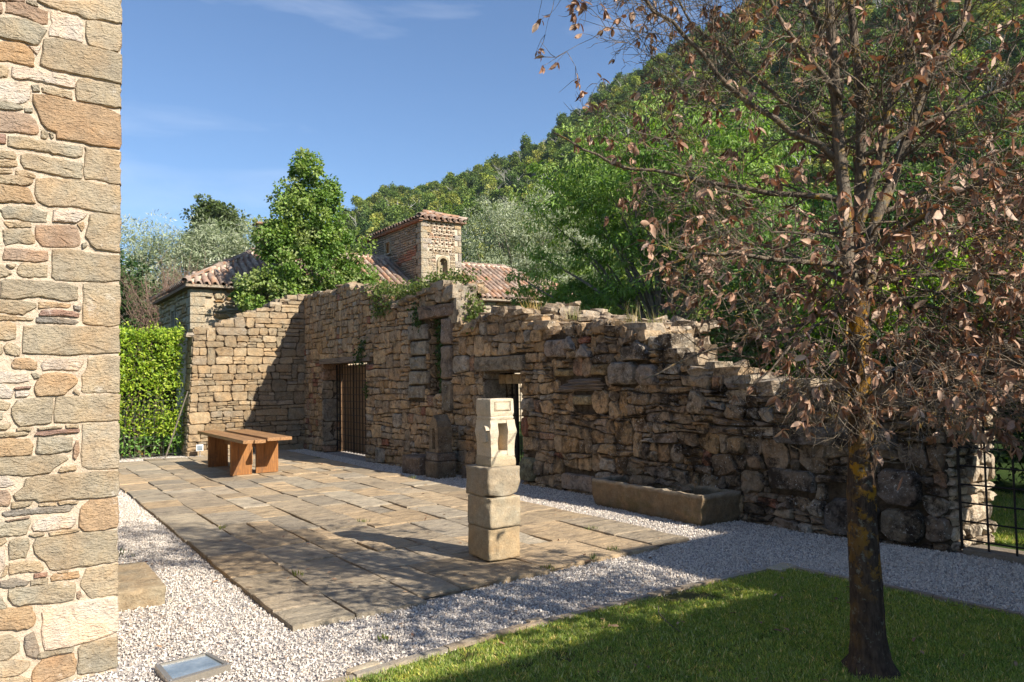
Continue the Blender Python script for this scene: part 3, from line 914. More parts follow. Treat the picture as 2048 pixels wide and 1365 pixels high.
# the long side that runs back from the corner (seen only from other places)
fside = lambda a, b_, d: np.stack([.565 + d, 5.3 + a, b_], -1)
mb = MB()
for P in rubble(.02, 6.6, -.05, 5.6, (.12, .24), (.2, .5), rng, seed=23, gap=.016, amp=.015):
    mb.add(*stone_shape(P, fside, .014, .08, .012, .002, rng), np.array(lpl[rng.integers(7)]) * .95)
props(mb.obj('side_wall_stones', M['sandstone'], bl), kind='stuff')
mb = MB(); mb.box(-6, .562, 5.004, 12.0, -.2, 5.7)
gx = np.linspace(-2.8, .57, 160); gz = np.linspace(-.1, 5.7, 250)
GX, GZ = np.meshgrid(gx, gz, indexing='ij')
GY = 4.998 + .0035 * vnoise(GX * 22, GZ * 22, 3) + .002 * vnoise(GX * 60, GZ * 60, 4)
I = np.arange(GX.size).reshape(GX.shape)
F = np.stack([I[:-1, :-1], I[1:, :-1], I[1:, 1:], I[:-1, 1:]], -1).reshape(-1, 4)
link('mortar', npmesh('mortar', np.stack([GX, GY, GZ], -1).reshape(-1, 3), F, M['mortar'], smooth=True), bl)
mb.obj('wall_core', M['mortar'], bl)

# ------------------------------------------------------------------ the two ruined walls
KT = [-2, 3.6, 5, 8, 10, 12, 14.8, 19.5]
KS = [7.5, 7.08, 6.88, 6.8, 6.72, 6.45, 6.18, 6.2]
fs = lambda t: np.interp(t, KT, KS)
A0 = 18.95                                    # a = A0 - t runs to the right along the long wall
fl = lambda a, b_, d: np.stack([fs(A0 - a) - d - .02 * (b_ < .30), A0 - a, b_], -1)
TOP_T = [-1.5, 3.0, 3.4, 3.8, 4.2, 4.7, 5.4, 5.85, 6.3, 6.75, 6.85, 7.0, 7.2, 7.5, 8.1, 8.8, 9.3, 9.75, 10.1, 10.7, 11.0, 11.2, 11.5, 11.66, 11.72, 12.1, 12.6, 13.0, 13.6, 14.3, 15.0, 15.6, 16.4, 16.6, 17.5, 18.2, 19.0]
TOP_Z = [1.72, 1.80, 1.82, 1.74, 1.58, 1.47, 1.48, 1.51, 1.64, 1.78, 1.90, 1.97, 2.12, 2.18, 2.31, 2.32, 2.38, 2.52, 2.66, 2.70, 2.56, 2.50, 2.56, 2.66, 3.22, 3.26, 3.22, 3.14, 3.10, 3.26, 3.50, 3.64, 3.68, 3.55, 3.68, 3.70, 3.70]
topl = lambda t: np.interp(t, TOP_T, TOP_Z)
rw = thing('ruined_wall', 'long ruined rubble wall in shade with ragged top, door openings and dark stains', 'wall', (6.9, 10, 0))
pal_warm = [(.34, .245, .15), (.30, .22, .14), (.37, .275, .17), (.27, .21, .145), (.38, .29, .19), (.32, .225, .125), (.29, .235, .17)]
pal_dark = [(.22, .175, .13), (.26, .21, .155), (.19, .155, .12), (.32, .265, .20), (.24, .20, .165), (.29, .22, .155)]
pal_red = [(.33, .15, .09), (.35, .22, .14), (.30, .13, .085)]
T2A = lambda t: A0 - t
# openings in wall coordinates (a0, a1, z0, z1)
DOOR = (T2A(17.40), T2A(14.80), -1, 2.02)
SLOT = (T2A(12.46), T2A(12.02), 1.35, 2.70)
OPEN = (T2A(10.92), T2A(9.98), -1, 1.70)
GATE = (T2A(3.74), T2A(1.0), -1, 1.33)
HOLE = (T2A(13.98), T2A(13.90), 1.5, 1.6)
features = [  # (t_left, t_right, z0, z1, colour, proud)
    (12.72, 11.60, 2.70, 2.93, (.25, .18, .13), .07),       # lintel of the tall recess
    (11.10, 9.86, 1.73, 1.97, (.30, .25, .18), .05),        # lintel of the middle opening
    (12.02, 11.72, 1.62, 2.20, (.26, .21, .16), .05), (12.02, 11.74, 1.06, 1.60, (.25, .21, .15), .05), (12.02, 11.70, 2.22, 2.68, (.27, .21, .16), .05),
    (13.12, 12.50, 2.34, 2.62, (.31, .27, .21), .05), (13.02, 12.48, 2.06, 2.32, (.33, .29, .22), .05), (13.06, 12.54, 1.80, 2.04, (.29, .26, .20), .05),
    (13.10, 12.47, 1.53, 1.78, (.32, .28, .21), .05), (13.16, 12.60, 1.28, 1.51, (.30, .26, .20), .04),
    (9.05, 8.02, 1.40, 1.60, None, 0),                      # the timber's bed
    (9.12, 8.75, 1.62, 1.73, (.34, .25, .12), .06), (8.32, 8.02, 1.63, 1.78, (.36, .27, .14), .06),
    (8.72, 8.35, 1.22, 1.36, (.40, .32, .18), .07),
    (9.35, 8.85, 1.90, 2.16, (.33, .27, .22), .07),
    (5.42, 4.15, .87, 1.07, (.20, .17, .14), .07), (5.50, 4.95, .40, .62, (.22, .18, .14), .05), (4.85, 4.35, .02, .38, (.17, .14, .115), .07),
    (4.33, 3.95, .36, .70, (.20, .16, .13), .08), (4.30, 3.92, .03, .34, (.21, .17, .12), .06),
    (7.95, 7.45, 1.50, 1.80, (.30, .26, .21), .10), (7.42, 7.08, 1.48, 1.76, (.27, .23, .19), .10), (7.70, 7.22, 1.80, 2.00, (.30, .25, .19), .10),
    (10.0, 9.66, .05, .42, (.27, .25, .15), .07), (9.0, 8.3, .03, .26, (.36, .28, .21), .05),
]
reserve = [DOOR, SLOT, OPEN, GATE, (T2A(14.75) - .0, T2A(14.74), 0, 0)]
for f in features: reserve.append((T2A(f[0]), T2A(f[1]), f[2], f[3]))
reserve.append((T2A(17.45), T2A(14.5), 2.02, 2.13))        # timber lintel over the door
r2 = np.random.default_rng(11)
def wcol(t, z, rg):
    k = np.clip((t - 5.2) / 4.0, 0, 1)
    pal = pal_warm if rg.random() < k else pal_dark
    c = pick(pal, rg, .18) * (np.interp(t, [4, 8, 11], [.92, 1.15, 1.36])) * (1.06, 1.0, .91)
    if 17.3 < t < 18.9 and z < 2.2 and rg.random() < .16: c = pick(pal_red, rg)
    if rg.random() < .018: c = pick(pal_red, rg)
    if rg.random() < .06: c = np.array((.42, .36, .28)) * rg.uniform(.85, 1.1)
    return c
pcs = []
def add_wall(quads, fmapper, top_of, col_of, proud=(.01, .06), rough=.008, keep=None, rg=r2, chf=(.012, .03)):
    for P in quads:
        c = P.mean(axis=0)
        if c[1] > top_of(c[0]) - .02: continue
        P = resample(P, .12)
        P += rg.normal(0, .004, P.shape)
        V, F = stone_shape(P, fmapper, proud=rg.uniform(*proud), depth=.14, chamfer=rg.uniform(*chf), rough=rough, rg=rg)
        pcs.append((V, F, col_of(c[0], c[1])))
ta = lambda a: topl(A0 - a)
wc = lambda a, z: wcol(A0 - a, z, r2)
# left half: smaller, flatter courses; right half: bigger and rougher
add_wall(rubble(T2A(18.7), T2A(12.2), -.06, 3.9, (.08, .17), (.12, .32), r2, reserve, gap=.013, amp=.04, seed=31, cut=.24), fl, ta, wc, (.005, .035), .006, chf=(.008, .018))
add_wall(rubble(T2A(12.2), T2A(9.2), -.06, 3.5, (.08, .19), (.12, .34), r2, reserve, gap=.011, amp=.05, seed=32, cut=.26), fl, ta, wc, (.0, .045), .010, chf=(.008, .02))
add_wall(rubble(T2A(9.2), T2A(3.74), -.06, 2.6, (.07, .18), (.10, .34), r2, reserve, gap=.010, amp=.07, jit=.014, seed=33, cut=.28, split=.24), fl, ta, wc, (.0, .055), .012, chf=(.009, .024))
add_wall(rubble(T2A(3.60), T2A(0.9), 1.42, 2.3, (.12, .2), (.2, .5), r2, [(T2A(3.9), T2A(.9), -1, 1.41)], gap=.02, amp=.05, jit=.015, seed=34, cut=.45), fl, ta, wc, (0, .07), .014)
add_wall(rubble(T2A(1.0), T2A(-1.5), -.06, 2.3, (.12, .22), (.2, .5), r2, [], gap=.02, amp=.05, jit=.015, seed=35, cut=.45), fl, ta, wc, (0, .07), .014)
for f in features:
    if f[4] is None: continue
    a0, a1 = T2A(f[0]), T2A(f[1])
    P = quadstone(a0, a1, lambda a: f[2], lambda a: f[3], .010, r2, .006, .12 if f[1] > 9.7 else .26)
    P = resample(P, .1); P += r2.normal(0, .004, P.shape)
    V, F = stone_shape(P, fl, proud=f[5], depth=.3, chamfer=.014, rough=.006, rg=r2, fine=True)
    pcs.append((V, F, np.array(f[4])))
# sloping face stone (wedge) high in the wall
for t0, z0, w, h in ((8.62, 1.88, .30, .20), (7.62, 1.88, .42, .20), (8.9, 2.0, .22, .2)):
    P = np.array([(0, 0), (w, 0), (w * .92, h * .35), (w * .5, h), (w * .12, h * .4)]) + (T2A(t0), z0)
    V, F = stone_shape(resample(P, .08), fl, proud=.10, depth=.2, chamfer=.02, rough=.006, rg=r2)
    pcs.append((V, F, np.array((.34, .29, .24))))
# capping rubble across the thickness of the top
TH = .62
t = 18.6
while t > -.8:
    z = topl(t)
    for k in range(3):
        d = [.10, .34, .56][k] + r2.normal(0, .03)
        s_ = fs(t) + d
        w, h = r2.uniform(.16, .40), r2.uniform(.07, .17)
        V, F = rock((s_, t + r2.normal(0, .05), z + r2.normal(-.03, .025)), (r2.uniform(.18, .34), w, h), r2,
                    (r2.normal(0, .10), r2.normal(0, .10), r2.normal(0, .3)), .32, .12)
        c = pick(pal_warm if t > 6 else pal_dark, r2, .15) * 1.12
        pcs.append((V, F, c))
    t -= r2.uniform(.13, .26)
# chunks standing on the stepped right part
for (tt, zz, sz) in ((6.62, 1.80, (.30, .34, .16)), (6.28, 1.70, (.28, .20, .12)), (6.95, 2.02, (.34, .28, .2)), (5.9, 1.55, (.4, .5, .10)), (7.5, 2.22, (.35, .42, .14)), (5.1, 1.50, (.3, .34, .1)),
                     (11.75, 3.10, (.45, .38, .24)), (11.62, 2.85, (.4, .3, .3)), (11.60, 2.68, (.45, .36, .22)), (12.1, 3.26, (.4, .35, .16))):
    V, F = rock((fs(tt) + .16, tt, zz), sz, r2, (0, 0, r2.normal(0, .12)), .15, .06)
    pcs.append((V, F, np.array((.36, .30, .22))))
# the lower second leaf of the wall that shows behind the top
for q in range(90):
    tt = r2.uniform(7.3, 10.4)
    V, F = rock((fs(tt) + r2.uniform(.7, 1.25), tt, topl(tt) + r2.uniform(-.16, .13)), (r2.uniform(.15, .3), r2.uniform(.15, .35), r2.uniform(.08, .18)), r2, None, .3, .12)
    pcs.append((V, F, np.array((.44, .35, .25)) * r2.uniform(.85, 1.1)))
# reveals: stones on the cheeks of the openings
def cheek(tc, s0, s1, z0, z1, facing, mat_cols, big=False, seed=40, rag=0.0):
    """a face that looks along -Y (facing=-1) or +Y (facing=+1) at Y = tc, between X = s0 and s1"""
    fm = (lambda a, b_, d: np.stack([a, tc - d + 0 * a, b_], -1)) if facing < 0 else (lambda a, b_, d: np.stack([s1 + s0 - a, tc + d + 0 * a, b_], -1))
    hs, ws = ((.2, .3), (.24, .5)) if big else ((.08, .17), (.12, .34))
    for P in rubble(s0, s1, z0, z1, hs, ws, r2, [], gap=.014, amp=.015, seed=seed, cut=.2 if big else .4):
        V, F = stone_shape(resample(P, .1), fm, proud=r2.uniform(.005, .04) + rag * r2.random(), depth=.12, chamfer=.015, rough=.006, rg=r2)
        pcs.append((V, F, pick(mat_cols, r2, .12)))
cheek(17.40, 6.19, 6.84, 0, 2.02, -1, [(.46, .36, .24), (.42, .34, .24), (.46, .29, .18), (.38, .32, .24)], True, 41)
cheek(14.80, 6.19, 6.84, 0, 2.02, 1, pal_warm, False, 42)
cheek(10.92, 6.60, 7.25, 0, 1.72, -1, [(.36, .31, .24), (.38, .33, .25), (.33, .29, .22)], True, 43)
cheek(9.98, 6.72, 7.35, 0, 1.72, 1, pal_warm, False, 44)
cheek(12.46, 6.42, 6.80, 1.35, 2.70, -1, pal_warm, False, 45)
cheek(3.74, 7.08, 7.84, 0, 1.33, -1, [(.55, .46, .34), (.50, .42, .32), (.60, .51, .39), (.46, .37, .27)], False, 46, .06)
emit('stone', pcs, M['rubble'], rw, 300, 'stone_mass')
# small masonry block hung behind the middle lintel
mb = MB()
for k in range(4):
    y0 = 10.75 - k * .2
    V, F = rock((6.98, y0, 1.60), (.26, .19, .15), r2, (0, 0, 0), .12, .05)
    mb.add(V, F, np.array((.36, .26, .14)) * r2.uniform(.85, 1.1))
props(mb.obj('inner_lintel_stones', M['rubble_clean'], rw), kind='stuff')
# core
def core_strips(name, parent, fmapper, a0, a1, topf, openings, thick, mat, step=.11, back=.022):
    mb = MB()
    n = int(math.ceil((a1 - a0) / step))
    e = np.unique(np.concatenate([np.linspace(a0, a1, n + 1)] + [[o_[0], o_[1]] for o_ in openings])) if openings else np.linspace(a0, a1, n + 1)
    e = e[(e >= a0) & (e <= a1)]; n = len(e) - 1
    for i in range(n):
        u0, u1 = e[i], e[i + 1]
        mid = (u0 + u1) / 2
        z0a, z0b = topf(u0), topf(u1)
        spans = [(-.25, None)]
        for o_ in openings:
            if o_[0] < mid < o_[1]:
                spans = ([(-.25, o_[2])] if o_[2] > 0 else []) + [(o_[3], None)]
        for lo, hi in spans:
            h0, h1 = (z0a, z0b) if hi is None else (hi, hi)
            q = []
            for d in (-back, -thick):
                for (uu, zz) in ((u0, lo), (u1, lo), (u1, h1), (u0, h0)):
                    q.append(fmapper(np.array([uu]), np.array([zz]), d)[0])
            mb.add(q, [(0, 1, 2, 3), (7, 6, 5, 4), (3, 2, 6, 7), (0, 4, 5, 1), (0, 3, 7, 4), (1, 5, 6, 2)])
    return mb.obj(name, mat, parent)
fl0 = lambda a, b_, d: np.stack([fs(A0 - a) - d, A0 - a, b_], -1)
core_strips('wall_core', rw, fl0, T2A(18.70), T2A(-1.5), lambda a: topl(A0 - a) - .05, [DOOR, OPEN, GATE, SLOT], TH, M['core'])
# back of the recess and ground-level second leaf
mb = MB(); mb.box(6.74, 7.0, 12.0, 12.5, 1.3, 2.72); mb.obj('recess_back', M['core'], rw)
mb = MB()
for k in range(12):
    tt = 7.3 + k * .26
    mb.box(fs(tt) + TH + .002, fs(tt) + 1.3, tt, tt + .26, -.2, topl(tt) - .12)
mb.obj('rear_core', M['core_light'], rw)
# lintels of wood and stone
mb = MB()
V, F = rock((6.34, 16.05, 2.075), (.36, 2.95, .115), r2, (0, 0, 0), .04, .015)
mb.add(V, F); mb.obj('door_lintel', M['old_beam'], rw)
# split timber in its bed: ragged staves
for k in range(7):
    z = 1.425 + k * .023
    L0, L1 = 9.05 - r2.uniform(0, .12) - (k > 4) * .2, 8.02 + r2.uniform(0, .10)
    P = [(fs(tt) - .03 - .02 * math.sin(tt * 5 + k) - (.02 if k % 2 else 0), tt, z + .012 * math.sin(tt * 3.1 + 1) + .018 * (8.5 - tt) + r2.normal(0, .002)) for tt in np.linspace(L0, L1, 9)]
    V, F = tube(P, [.008] + [.017] * 7 + [.008], 5)
    link('timber_stave', npmesh('timber_stave', V, F, M['old_beam']), rw)
V, F = rock((7.25, 2.35, 1.375), (.42, 2.9, .075), r2, (0, 0, 0), .03, .01)
link('gate_lintel', npmesh('gate_lintel', V, F, M['old_beam']), rw)
V, F = rock((7.22, 2.3, .0), (.32, 2.7, .09), r2, (0, 0, 0), .03, .01)
link('threshold', npmesh('threshold', V, F, M['block'], (.22, .19, .15)), rw)

# ---- the sunlit cross wall
lw = thing('cross_wall', 'sunlit coursed stone wall stepping down to the left beside the hedge', 'wall', (4.9, 18.7, 0))
LT_S = [3.35, 3.6, 3.8, 4.2, 4.6, 4.7, 5.1, 5.3, 5.6, 5.9, 6.3]
LT_Z = [2.70, 2.84, 2.88, 3.00, 3.10, 3.20, 3.30, 3.42, 3.56, 3.68, 3.75]
topc = lambda a: np.interp(a, LT_S, LT_Z)
# the wall's left end leans in a little with height
fc = lambda a, b_, d: np.stack([a + .05 * np.clip((3.9 - a) / .4, 0, 1) * b_, 18.62 - d + 0 * a, b_], -1)
pal_lit = [(.37, .295, .20), (.33, .265, .185), (.41, .335, .235), (.29, .24, .17), (.39, .305, .20), (.35, .27, .175), (.33, .28, .215)]
pcs = []
r3 = np.random.default_rng(5)
for P in rubble(3.50, 6.22, -.05, 3.9, (.10, .205), (.16, .44), r3, [], gap=.012, amp=.02, jit=.008, seed=51, cut=.26, tall=.10, split=.22):
    c = P.mean(axis=0)
    if c[1] > topc(c[0]) - .02: continue
    V, F = stone_shape(resample(P, .12), fc, proud=r3.uniform(.004, .028), depth=.14, chamfer=.014, rough=.005, rg=r3)
    pcs.append((V, F, pick(pal_lit, r3, .20) * (.95, .90, .815)))
fe = lambda a, b_, d: np.stack([3.50 + .05 * b_ - d + 0 * a, 18.62 + .62 - a, b_], -1)
for P in rubble(.0, .60, -.05, 2.8, (.10, .205), (.16, .5), r3, [], gap=.012, amp=.01, jit=.006, seed=52):
    V, F = stone_shape(P, fe, proud=r3.uniform(.01, .03), depth=.1, chamfer=.014, rough=.004, rg=r3)
    pcs.append((V, F, pick(pal_lit, r3, .1)))
s_ = 3.5
while s_ < 6.3:
    for k in range(3):
        V, F = rock((s_ + .05 * topc(s_) * (s_ < 3.7), 18.74 + k * .19, topc(s_) - .03 + r3.normal(0, .015)), (r3.uniform(.18, .42), .22, r3.uniform(.07, .12)), r3, (0, 0, r3.normal(0, .1)), .2, .06)
        pcs.append((V, F, pick(pal_lit, r3, .12)))
    s_ += r3.uniform(.16, .3)
emit('stone', pcs, M['rubble_clean'], lw, 300, 'stone_mass')
core_strips('wall_core', lw, fc, 3.52, 6.26, lambda a: topc(a) - .06, [], .60, M['core_light'], back=.035)

# ------------------------------------------------------------------ door and iron work
dr = thing('wooden_door', 'old plank door standing slightly ajar behind the barred gate', 'door', (6.60, 16.3, 0))
y = 15.06
while y < 17.12:
    w = r2.uniform(.12, .16)
    mb = MB(); mb.box(6.60, 6.635, y + .003, min(y + w, 17.19) - .003, .03, 1.98)
    mb.obj('plank', M['door_wood'], dr)
    y += w
for z in (.35, 1.0, 1.7):
    mb = MB(); mb.box(6.635, 6.67, 15.10, 17.10, z, z + .10); mb.obj('ledge', M['door_wood'], dr)
mb = MB(); mb.box(6.60, 6.64, 17.275, 17.40, .03, 2.0); mb.obj('door_post', M['door_wood'], dr)
mb = MB(); mb.box(6.585, 6.60, 15.2, 15.5, 1.10, 1.16); mb.obj('bolt', M['iron'], dr)

def grille(name, label, plane, t0, t1, z0, z1, nv, nh, rad=.008, post=.014, group=None, posts=()):
    g_ = thing(name, label, 'gate', (plane(0.5 * (t0 + t1)), .5 * (t0 + t1), z0), group=group)
    for k in range(nv):
        tt = t0 + (t1 - t0) * k / (nv - 1)
        r_ = post if (k in (0, nv - 1) or k in posts) else rad
        V, F = tube([(plane(tt), tt, z0), (plane(tt), tt, z1)], r_, 6)
        link('upright', npmesh('upright', V, F, M['iron']), g_)
    for k in range(nh):
        zz = z0 + (z1 - z0) * (k + .5) / nh
        V, F = tube([(plane(t0) - .012, t0, zz), (plane(t1) - .012, t1, zz)], rad * .8, 5)
        link('crossbar', npmesh('crossbar', V, F, M['iron']), g_)
    return g_
grille('iron_gate', 'rusty black barred gate in front of the plank door', lambda t: 6.53, 17.36, 15.0, .03, 2.0, 15, 13, .0085, .015, posts=(6,))
g2 = grille('iron_gate', 'narrow iron grille with a dark post in the opening behind the carved stone', lambda t: 7.12 + .05 * (t - 10.4), 10.90, 9.99, .03, 1.62, 8, 14, .007, .013)
V, F = tube([(7.05, 10.62, 0), (7.05, 10.62, 1.62)], .032, 8)
link('post', npmesh('post', V, F, M['iron']), g2)
grille('iron_gate', 'open square iron grid under the timber lintel at the right edge', lambda t: 7.13 - .02 * (t - 3), 3.66, 1.0, .04, 1.33, 13, 8, .010, .014)

# ------------------------------------------------------------------ house with dovecote
hs = thing('farmhouse', 'stone farmhouse with hipped terracotta roof behind the ruined walls', 'house', (12, 27.8, 0))
HX0, HX1, HY0, HY1, HZ = 4.83, 20.6, 25.0, 30.6, 4.52
mb = MB(); mb.box(HX0 + .04, HX1, HY0 + .04, HY1, -.2, HZ, (.46, .385, .28)); mb.obj('wall', M['mortar_h'], hs)
hs_pal = [(.47, .38, .25), (.50, .41, .28), (.44, .33, .19), (.46, .40, .30), (.52, .42, .27), (.48, .31, .15)]
ff = lambda a, b_, d: np.stack([a, HY0 - d + 0 * a, b_], -1)
fsd = lambda a, b_, d: np.stack([HX0 - d + 0 * a, HY1 - a, b_], -1)
r4 = np.random.default_rng(3)
pcs = []
# quoins at the near corner, both faces
z = 2.4; k = 0
while z < HZ - .1:
    h = r4.uniform(.24, .32); h = min(h, HZ - z)
    w = .62 if k % 2 else .40
    P = quadstone(HX0, HX0 + w, lambda a, z=z: z, lambda a, z=z, h=h: z + h, .012, r4, .003, .05)
    pcs.append((*stone_shape(P, ff, .055, .2, .01, .002, r4), np.array((.46, .385, .27)) * r4.uniform(.92, 1.06)))
    P = quadstone(HY1 - HY0 - (.40 if k % 2 else .62), HY1 - HY0 + .05, lambda a, z=z: z, lambda a, z=z, h=h: z + h, .012, r4, .003, .05)
    pcs.append((*stone_shape(P, fsd, .055, .2, .01, .002, r4), np.array((.44, .38, .28)) * r4.uniform(.92, 1.06)))
    z += h; k += 1
WIN_F = [(7.10, 7.70, 2.6, 3.55), (14.55, 15.15, 3.30, 4.12)]
for P in rubble(HX0 + .64, 9.2, 2.4, HZ, (.12, .24), (.18, .46), r4, [(w[0] - .12, w[1] + .12, w[2] - .1, w[3] + .12) for w in WIN_F], gap=.045, amp=.03, jit=.02, seed=61, cut=.55):
    pcs.append((*stone_shape(P, ff, .045, .1, .03, .004, r4), pick(hs_pal, r4, .1)))
for P in rubble(14.0, HX1, 3.3, HZ, (.12, .22), (.2, .5), r4, [(w[0] - .12, w[1] + .12, w[2] - .1, w[3] + .12) for w in WIN_F], gap=.04, amp=.03, jit=.02, seed=62, cut=.5):
    pcs.append((*stone_shape(P, ff, .045, .1, .03, .004, r4), pick(hs_pal, r4, .1)))
for P in rubble(0, HY1 - HY0 - .63, 2.2, HZ, (.10, .2), (.2, .5), r4, [(2.35, 3.25, 2.6, 4.25)], gap=.03, amp=.03, jit=.015, seed=63, cut=.4):
    pcs.append((*stone_shape(P, fsd, .04, .1, .02, .004, r4), pick(hs_pal, r4, .1) * .95))
emit('stone', pcs, M['house_stone'], hs, 260, 'stone_mass')
def window(parent, fm, a0, a1, z0, z1, frame_mat, stone_frame=.10):
    mb = MB()
    def bar(u0, u1, v0, v1, d0, d1):
        q = []
        for d in (d0, d1):
            for (uu, vv) in ((u0, v0), (u1, v0), (u1, v1), (u0, v1)): q.append(fm(np.array([uu]), np.array([vv]), d)[0])
        mb.add(q, [(4, 5, 6, 7), (3, 2, 1, 0), (0, 1, 5, 4), (1, 2, 6, 5), (2, 3, 7, 6), (3, 0, 4, 7)], (.44, .38, .28))
    s = stone_frame
    bar(a0 - s, a0, z0, z1, -.05, .06); bar(a1, a1 + s, z0, z1, -.05, .06); bar(a0 - s, a1 + s, z1, z1 + s * 1.2, -.05, .062); bar(a0 - s, a1 + s, z0 - s, z0, -.05, .08)
    w = mb.obj('window', M['house_stone'], parent)
    mb = MB(); bar(a0, a1, z0, z1, -.04, -.034)
    mb2 = mb; mb2.obj('pane', M['glass'], w)
    mb = MB()
    def bar2(u0, u1, v0, v1):
        q = []
        for d in (-.034, .0):
            for (uu, vv) in ((u0, v0), (u1, v0), (u1, v1), (u0, v1)): q.append(fm(np.array([uu]), np.array([vv]), d)[0])
        mb.add(q, [(4, 5, 6, 7), (3, 2, 1, 0), (0, 1, 5, 4), (1, 2, 6, 5), (2, 3, 7, 6), (3, 0, 4, 7)])
    t = .05
    bar2(a0, a0 + t, z0, z1); bar2(a1 - t, a1, z0, z1); bar2(a0 + t, a1 - t, z1 - t, z1); bar2(a0 + t, a1 - t, z0, z0 + t)
    bar2((a0 + a1) / 2 - t / 2, (a0 + a1) / 2 + t / 2, z0 + t, z1 - t)
    mb.obj('frame', frame_mat, w)
window(hs, ff, *WIN_F[0], M['grey_metal']); window(hs, ff, *WIN_F[1], M['shutter_wood'])
window(hs, fsd, 2.55, 3.05, 2.75, 4.05, M['grey_metal'], .14)
# roof: hipped, rows of curved tiles
EZ, OV = 4.62, .22
RZ = 6.28
ey0, ey1, ex0, ex1 = HY0 - OV, HY1 + OV, HX0 - OV, HX1 + OV
ry = (ey0 + ey1) / 2; rx0, rx1 = ex0 + (ry - ey0), ex1 - (ry - ey0)
rf = link('roof', npmesh('roof', [(ex0, ey0, EZ), (ex1, ey0, EZ), (ex1, ey1, EZ), (ex0, ey1, EZ), (rx0, ry, RZ), (rx1, ry, RZ),
     (ex0, ey0, EZ - .09), (ex1, ey0, EZ - .09), (ex1, ey1, EZ - .09), (ex0, ey1, EZ - .09)],
     [(0, 1, 5, 4), (1, 2, 5), (2, 3, 4, 5), (3, 0, 4), (6, 7, 1, 0), (7, 8, 2, 1), (8, 9, 3, 2), (9, 6, 0, 3), (9, 8, 7, 6)], M['tile'], (.26, .16, .11)), hs)
rf.color = (1, 1, 1, 1)
tile_pal = [(0.332, 0.220, 0.158), (0.378, 0.253, 0.187), (0.286, 0.206, 0.158), (0.424, 0.319, 0.247), (0.350, 0.197, 0.122), (0.369, 0.282, 0.220), (0.276, 0.202, 0.158), (0.405, 0.235, 0.149)]
def coppo(r0, r1, L, n=6, th=.014, up=True):
    V, F = [], []
    for y_, r_ in ((0, r0), (L, r1)):
        for k in range(n + 1):
            a = math.pi * k / n
            c_, s_ = math.cos(a), math.sin(a)
            V.append((r_ * c_, y_, r_ * s_ * (.9 if up else -.7)))
    for k in range(n): F.append((k, k + 1, n + 2 + k, n + 1 + k) if up else (n + 1 + k, n + 2 + k, k + 1, k))
    m_ = len(V)
    for k in range(n + 1):
        a = math.pi * k / n
        V.append(((r0 - th) * math.cos(a), 0.001, (r0 - th) * math.sin(a) * (.9 if up else -.7)))
    for k in range(n): F.append((k + 1, k, m_ + k, m_ + k + 1))
    return np.array(V), F
COVER, COVF = coppo(.088, .070, .44)
PAN, PANF = coppo(.078, .092, .44, up=False)
cover_me = npmesh('cover_tile', COVER, COVF, M['tile'], (1, 1, 1), True)
pan_me = npmesh('pan_tile', PAN, PANF, M['tile'], (1, 1, 1), True)
def tile_field(parent, origin, across, up, width_at, length, spacing=.24, step=.335, limit=300, rg=r4, lift=.03, rank=None):
    """rows of tiles on a slope. across/up: unit vectors; width_at(v) -> (u0, u1) the covered span at height v"""
    across, up = Vector(across).normalized(), Vector(up).normalized()
    nrm = across.cross(up).normalized()
    if nrm.z < 0: nrm = -nrm
    todo = []
    nrow = int(length / step) + 1
    W = int(30 / spacing)
    for c in range(-2, W):
        u = c * spacing + spacing * .5
        for r_ in range(nrow):
            v = r_ * step
            for kind, du, dz in (('cover', 0, lift + .035), ('pan', spacing * .5, lift + .055)):
                lo, hi = width_at(v + .1)
                if not (lo - .04 < u + du < hi + .04) or v > length - .12: continue
                p_ = Vector(origin) + across * (u + du + rg.normal(0, .006)) + up * (v - .05 + rg.normal(0, .01)) + nrm * (dz + rg.normal(0, .004))
                x_ = (across + up * rg.normal(0, .03)).normalized()
                y_ = (up + nrm * .045).normalized(); z_ = x_.cross(y_).normalized()
                if z_.z < 0: x_ = -x_; z_ = x_.cross(y_).normalized()
                x_ = y_.cross(z_)
                todo.append((kind, Matrix(((x_.x, y_.x, z_.x, p_.x), (x_.y, y_.y, z_.y, p_.y), (x_.z, y_.z, z_.z, p_.z), (0, 0, 0, 1)))))
    todo.sort(key=lambda q: (q[1].translation - Vector((0, 0, 1.6))).length if rank is None else rank(q[1].translation))
    pinv = Matrix.Identity(4)
    for kind, mt in todo[:limit]:
        o = bpy.data.objects.new('tile', cover_me if kind == 'cover' else pan_me)
        COL.objects.link(o); o.parent = parent; o.matrix_basis = mt
        c = pick(tile_pal, rg, .15); o.color = (*c, 1)
    if len(todo) > limit:
        mb = MB()
        for kind, mt in todo[limit:]:
            V = COVER if kind == 'cover' else PAN
            A_ = np.array(mt)
            mb.add(V @ A_[:3, :3].T + A_[:3, 3], COVF if kind == 'cover' else PANF, pick(tile_pal, rg, .15))
        o = mb.obj('tile_mass', M['tile'], parent, smooth=True); props(o, kind='stuff'); o.color = (1, 1, 1, 1)
# children of roof must be given relative to hs' base as well: roof's basis is the identity, its inverse parent shift cancels
sl_len = math.hypot(ry - ey0, RZ - EZ)
cosl = (ry - ey0) / sl_len
def seen_rank(p_):
    # the tower and the lime tree hide the middle of the roof
    hidden = 8.6 < p_.x < 10.6 or 12.4 < p_.x < 14.3 or p_.x > 17.5
    return p_.x + (100 if hidden else 0)
tile_field(rf, (ex0, ey0, EZ), (1, 0, 0), (0, ry - ey0, RZ - EZ), lambda v: (v * cosl, ex1 - ex0 - v * cosl), sl_len, limit=299, rank=seen_rank)
mb = MB()
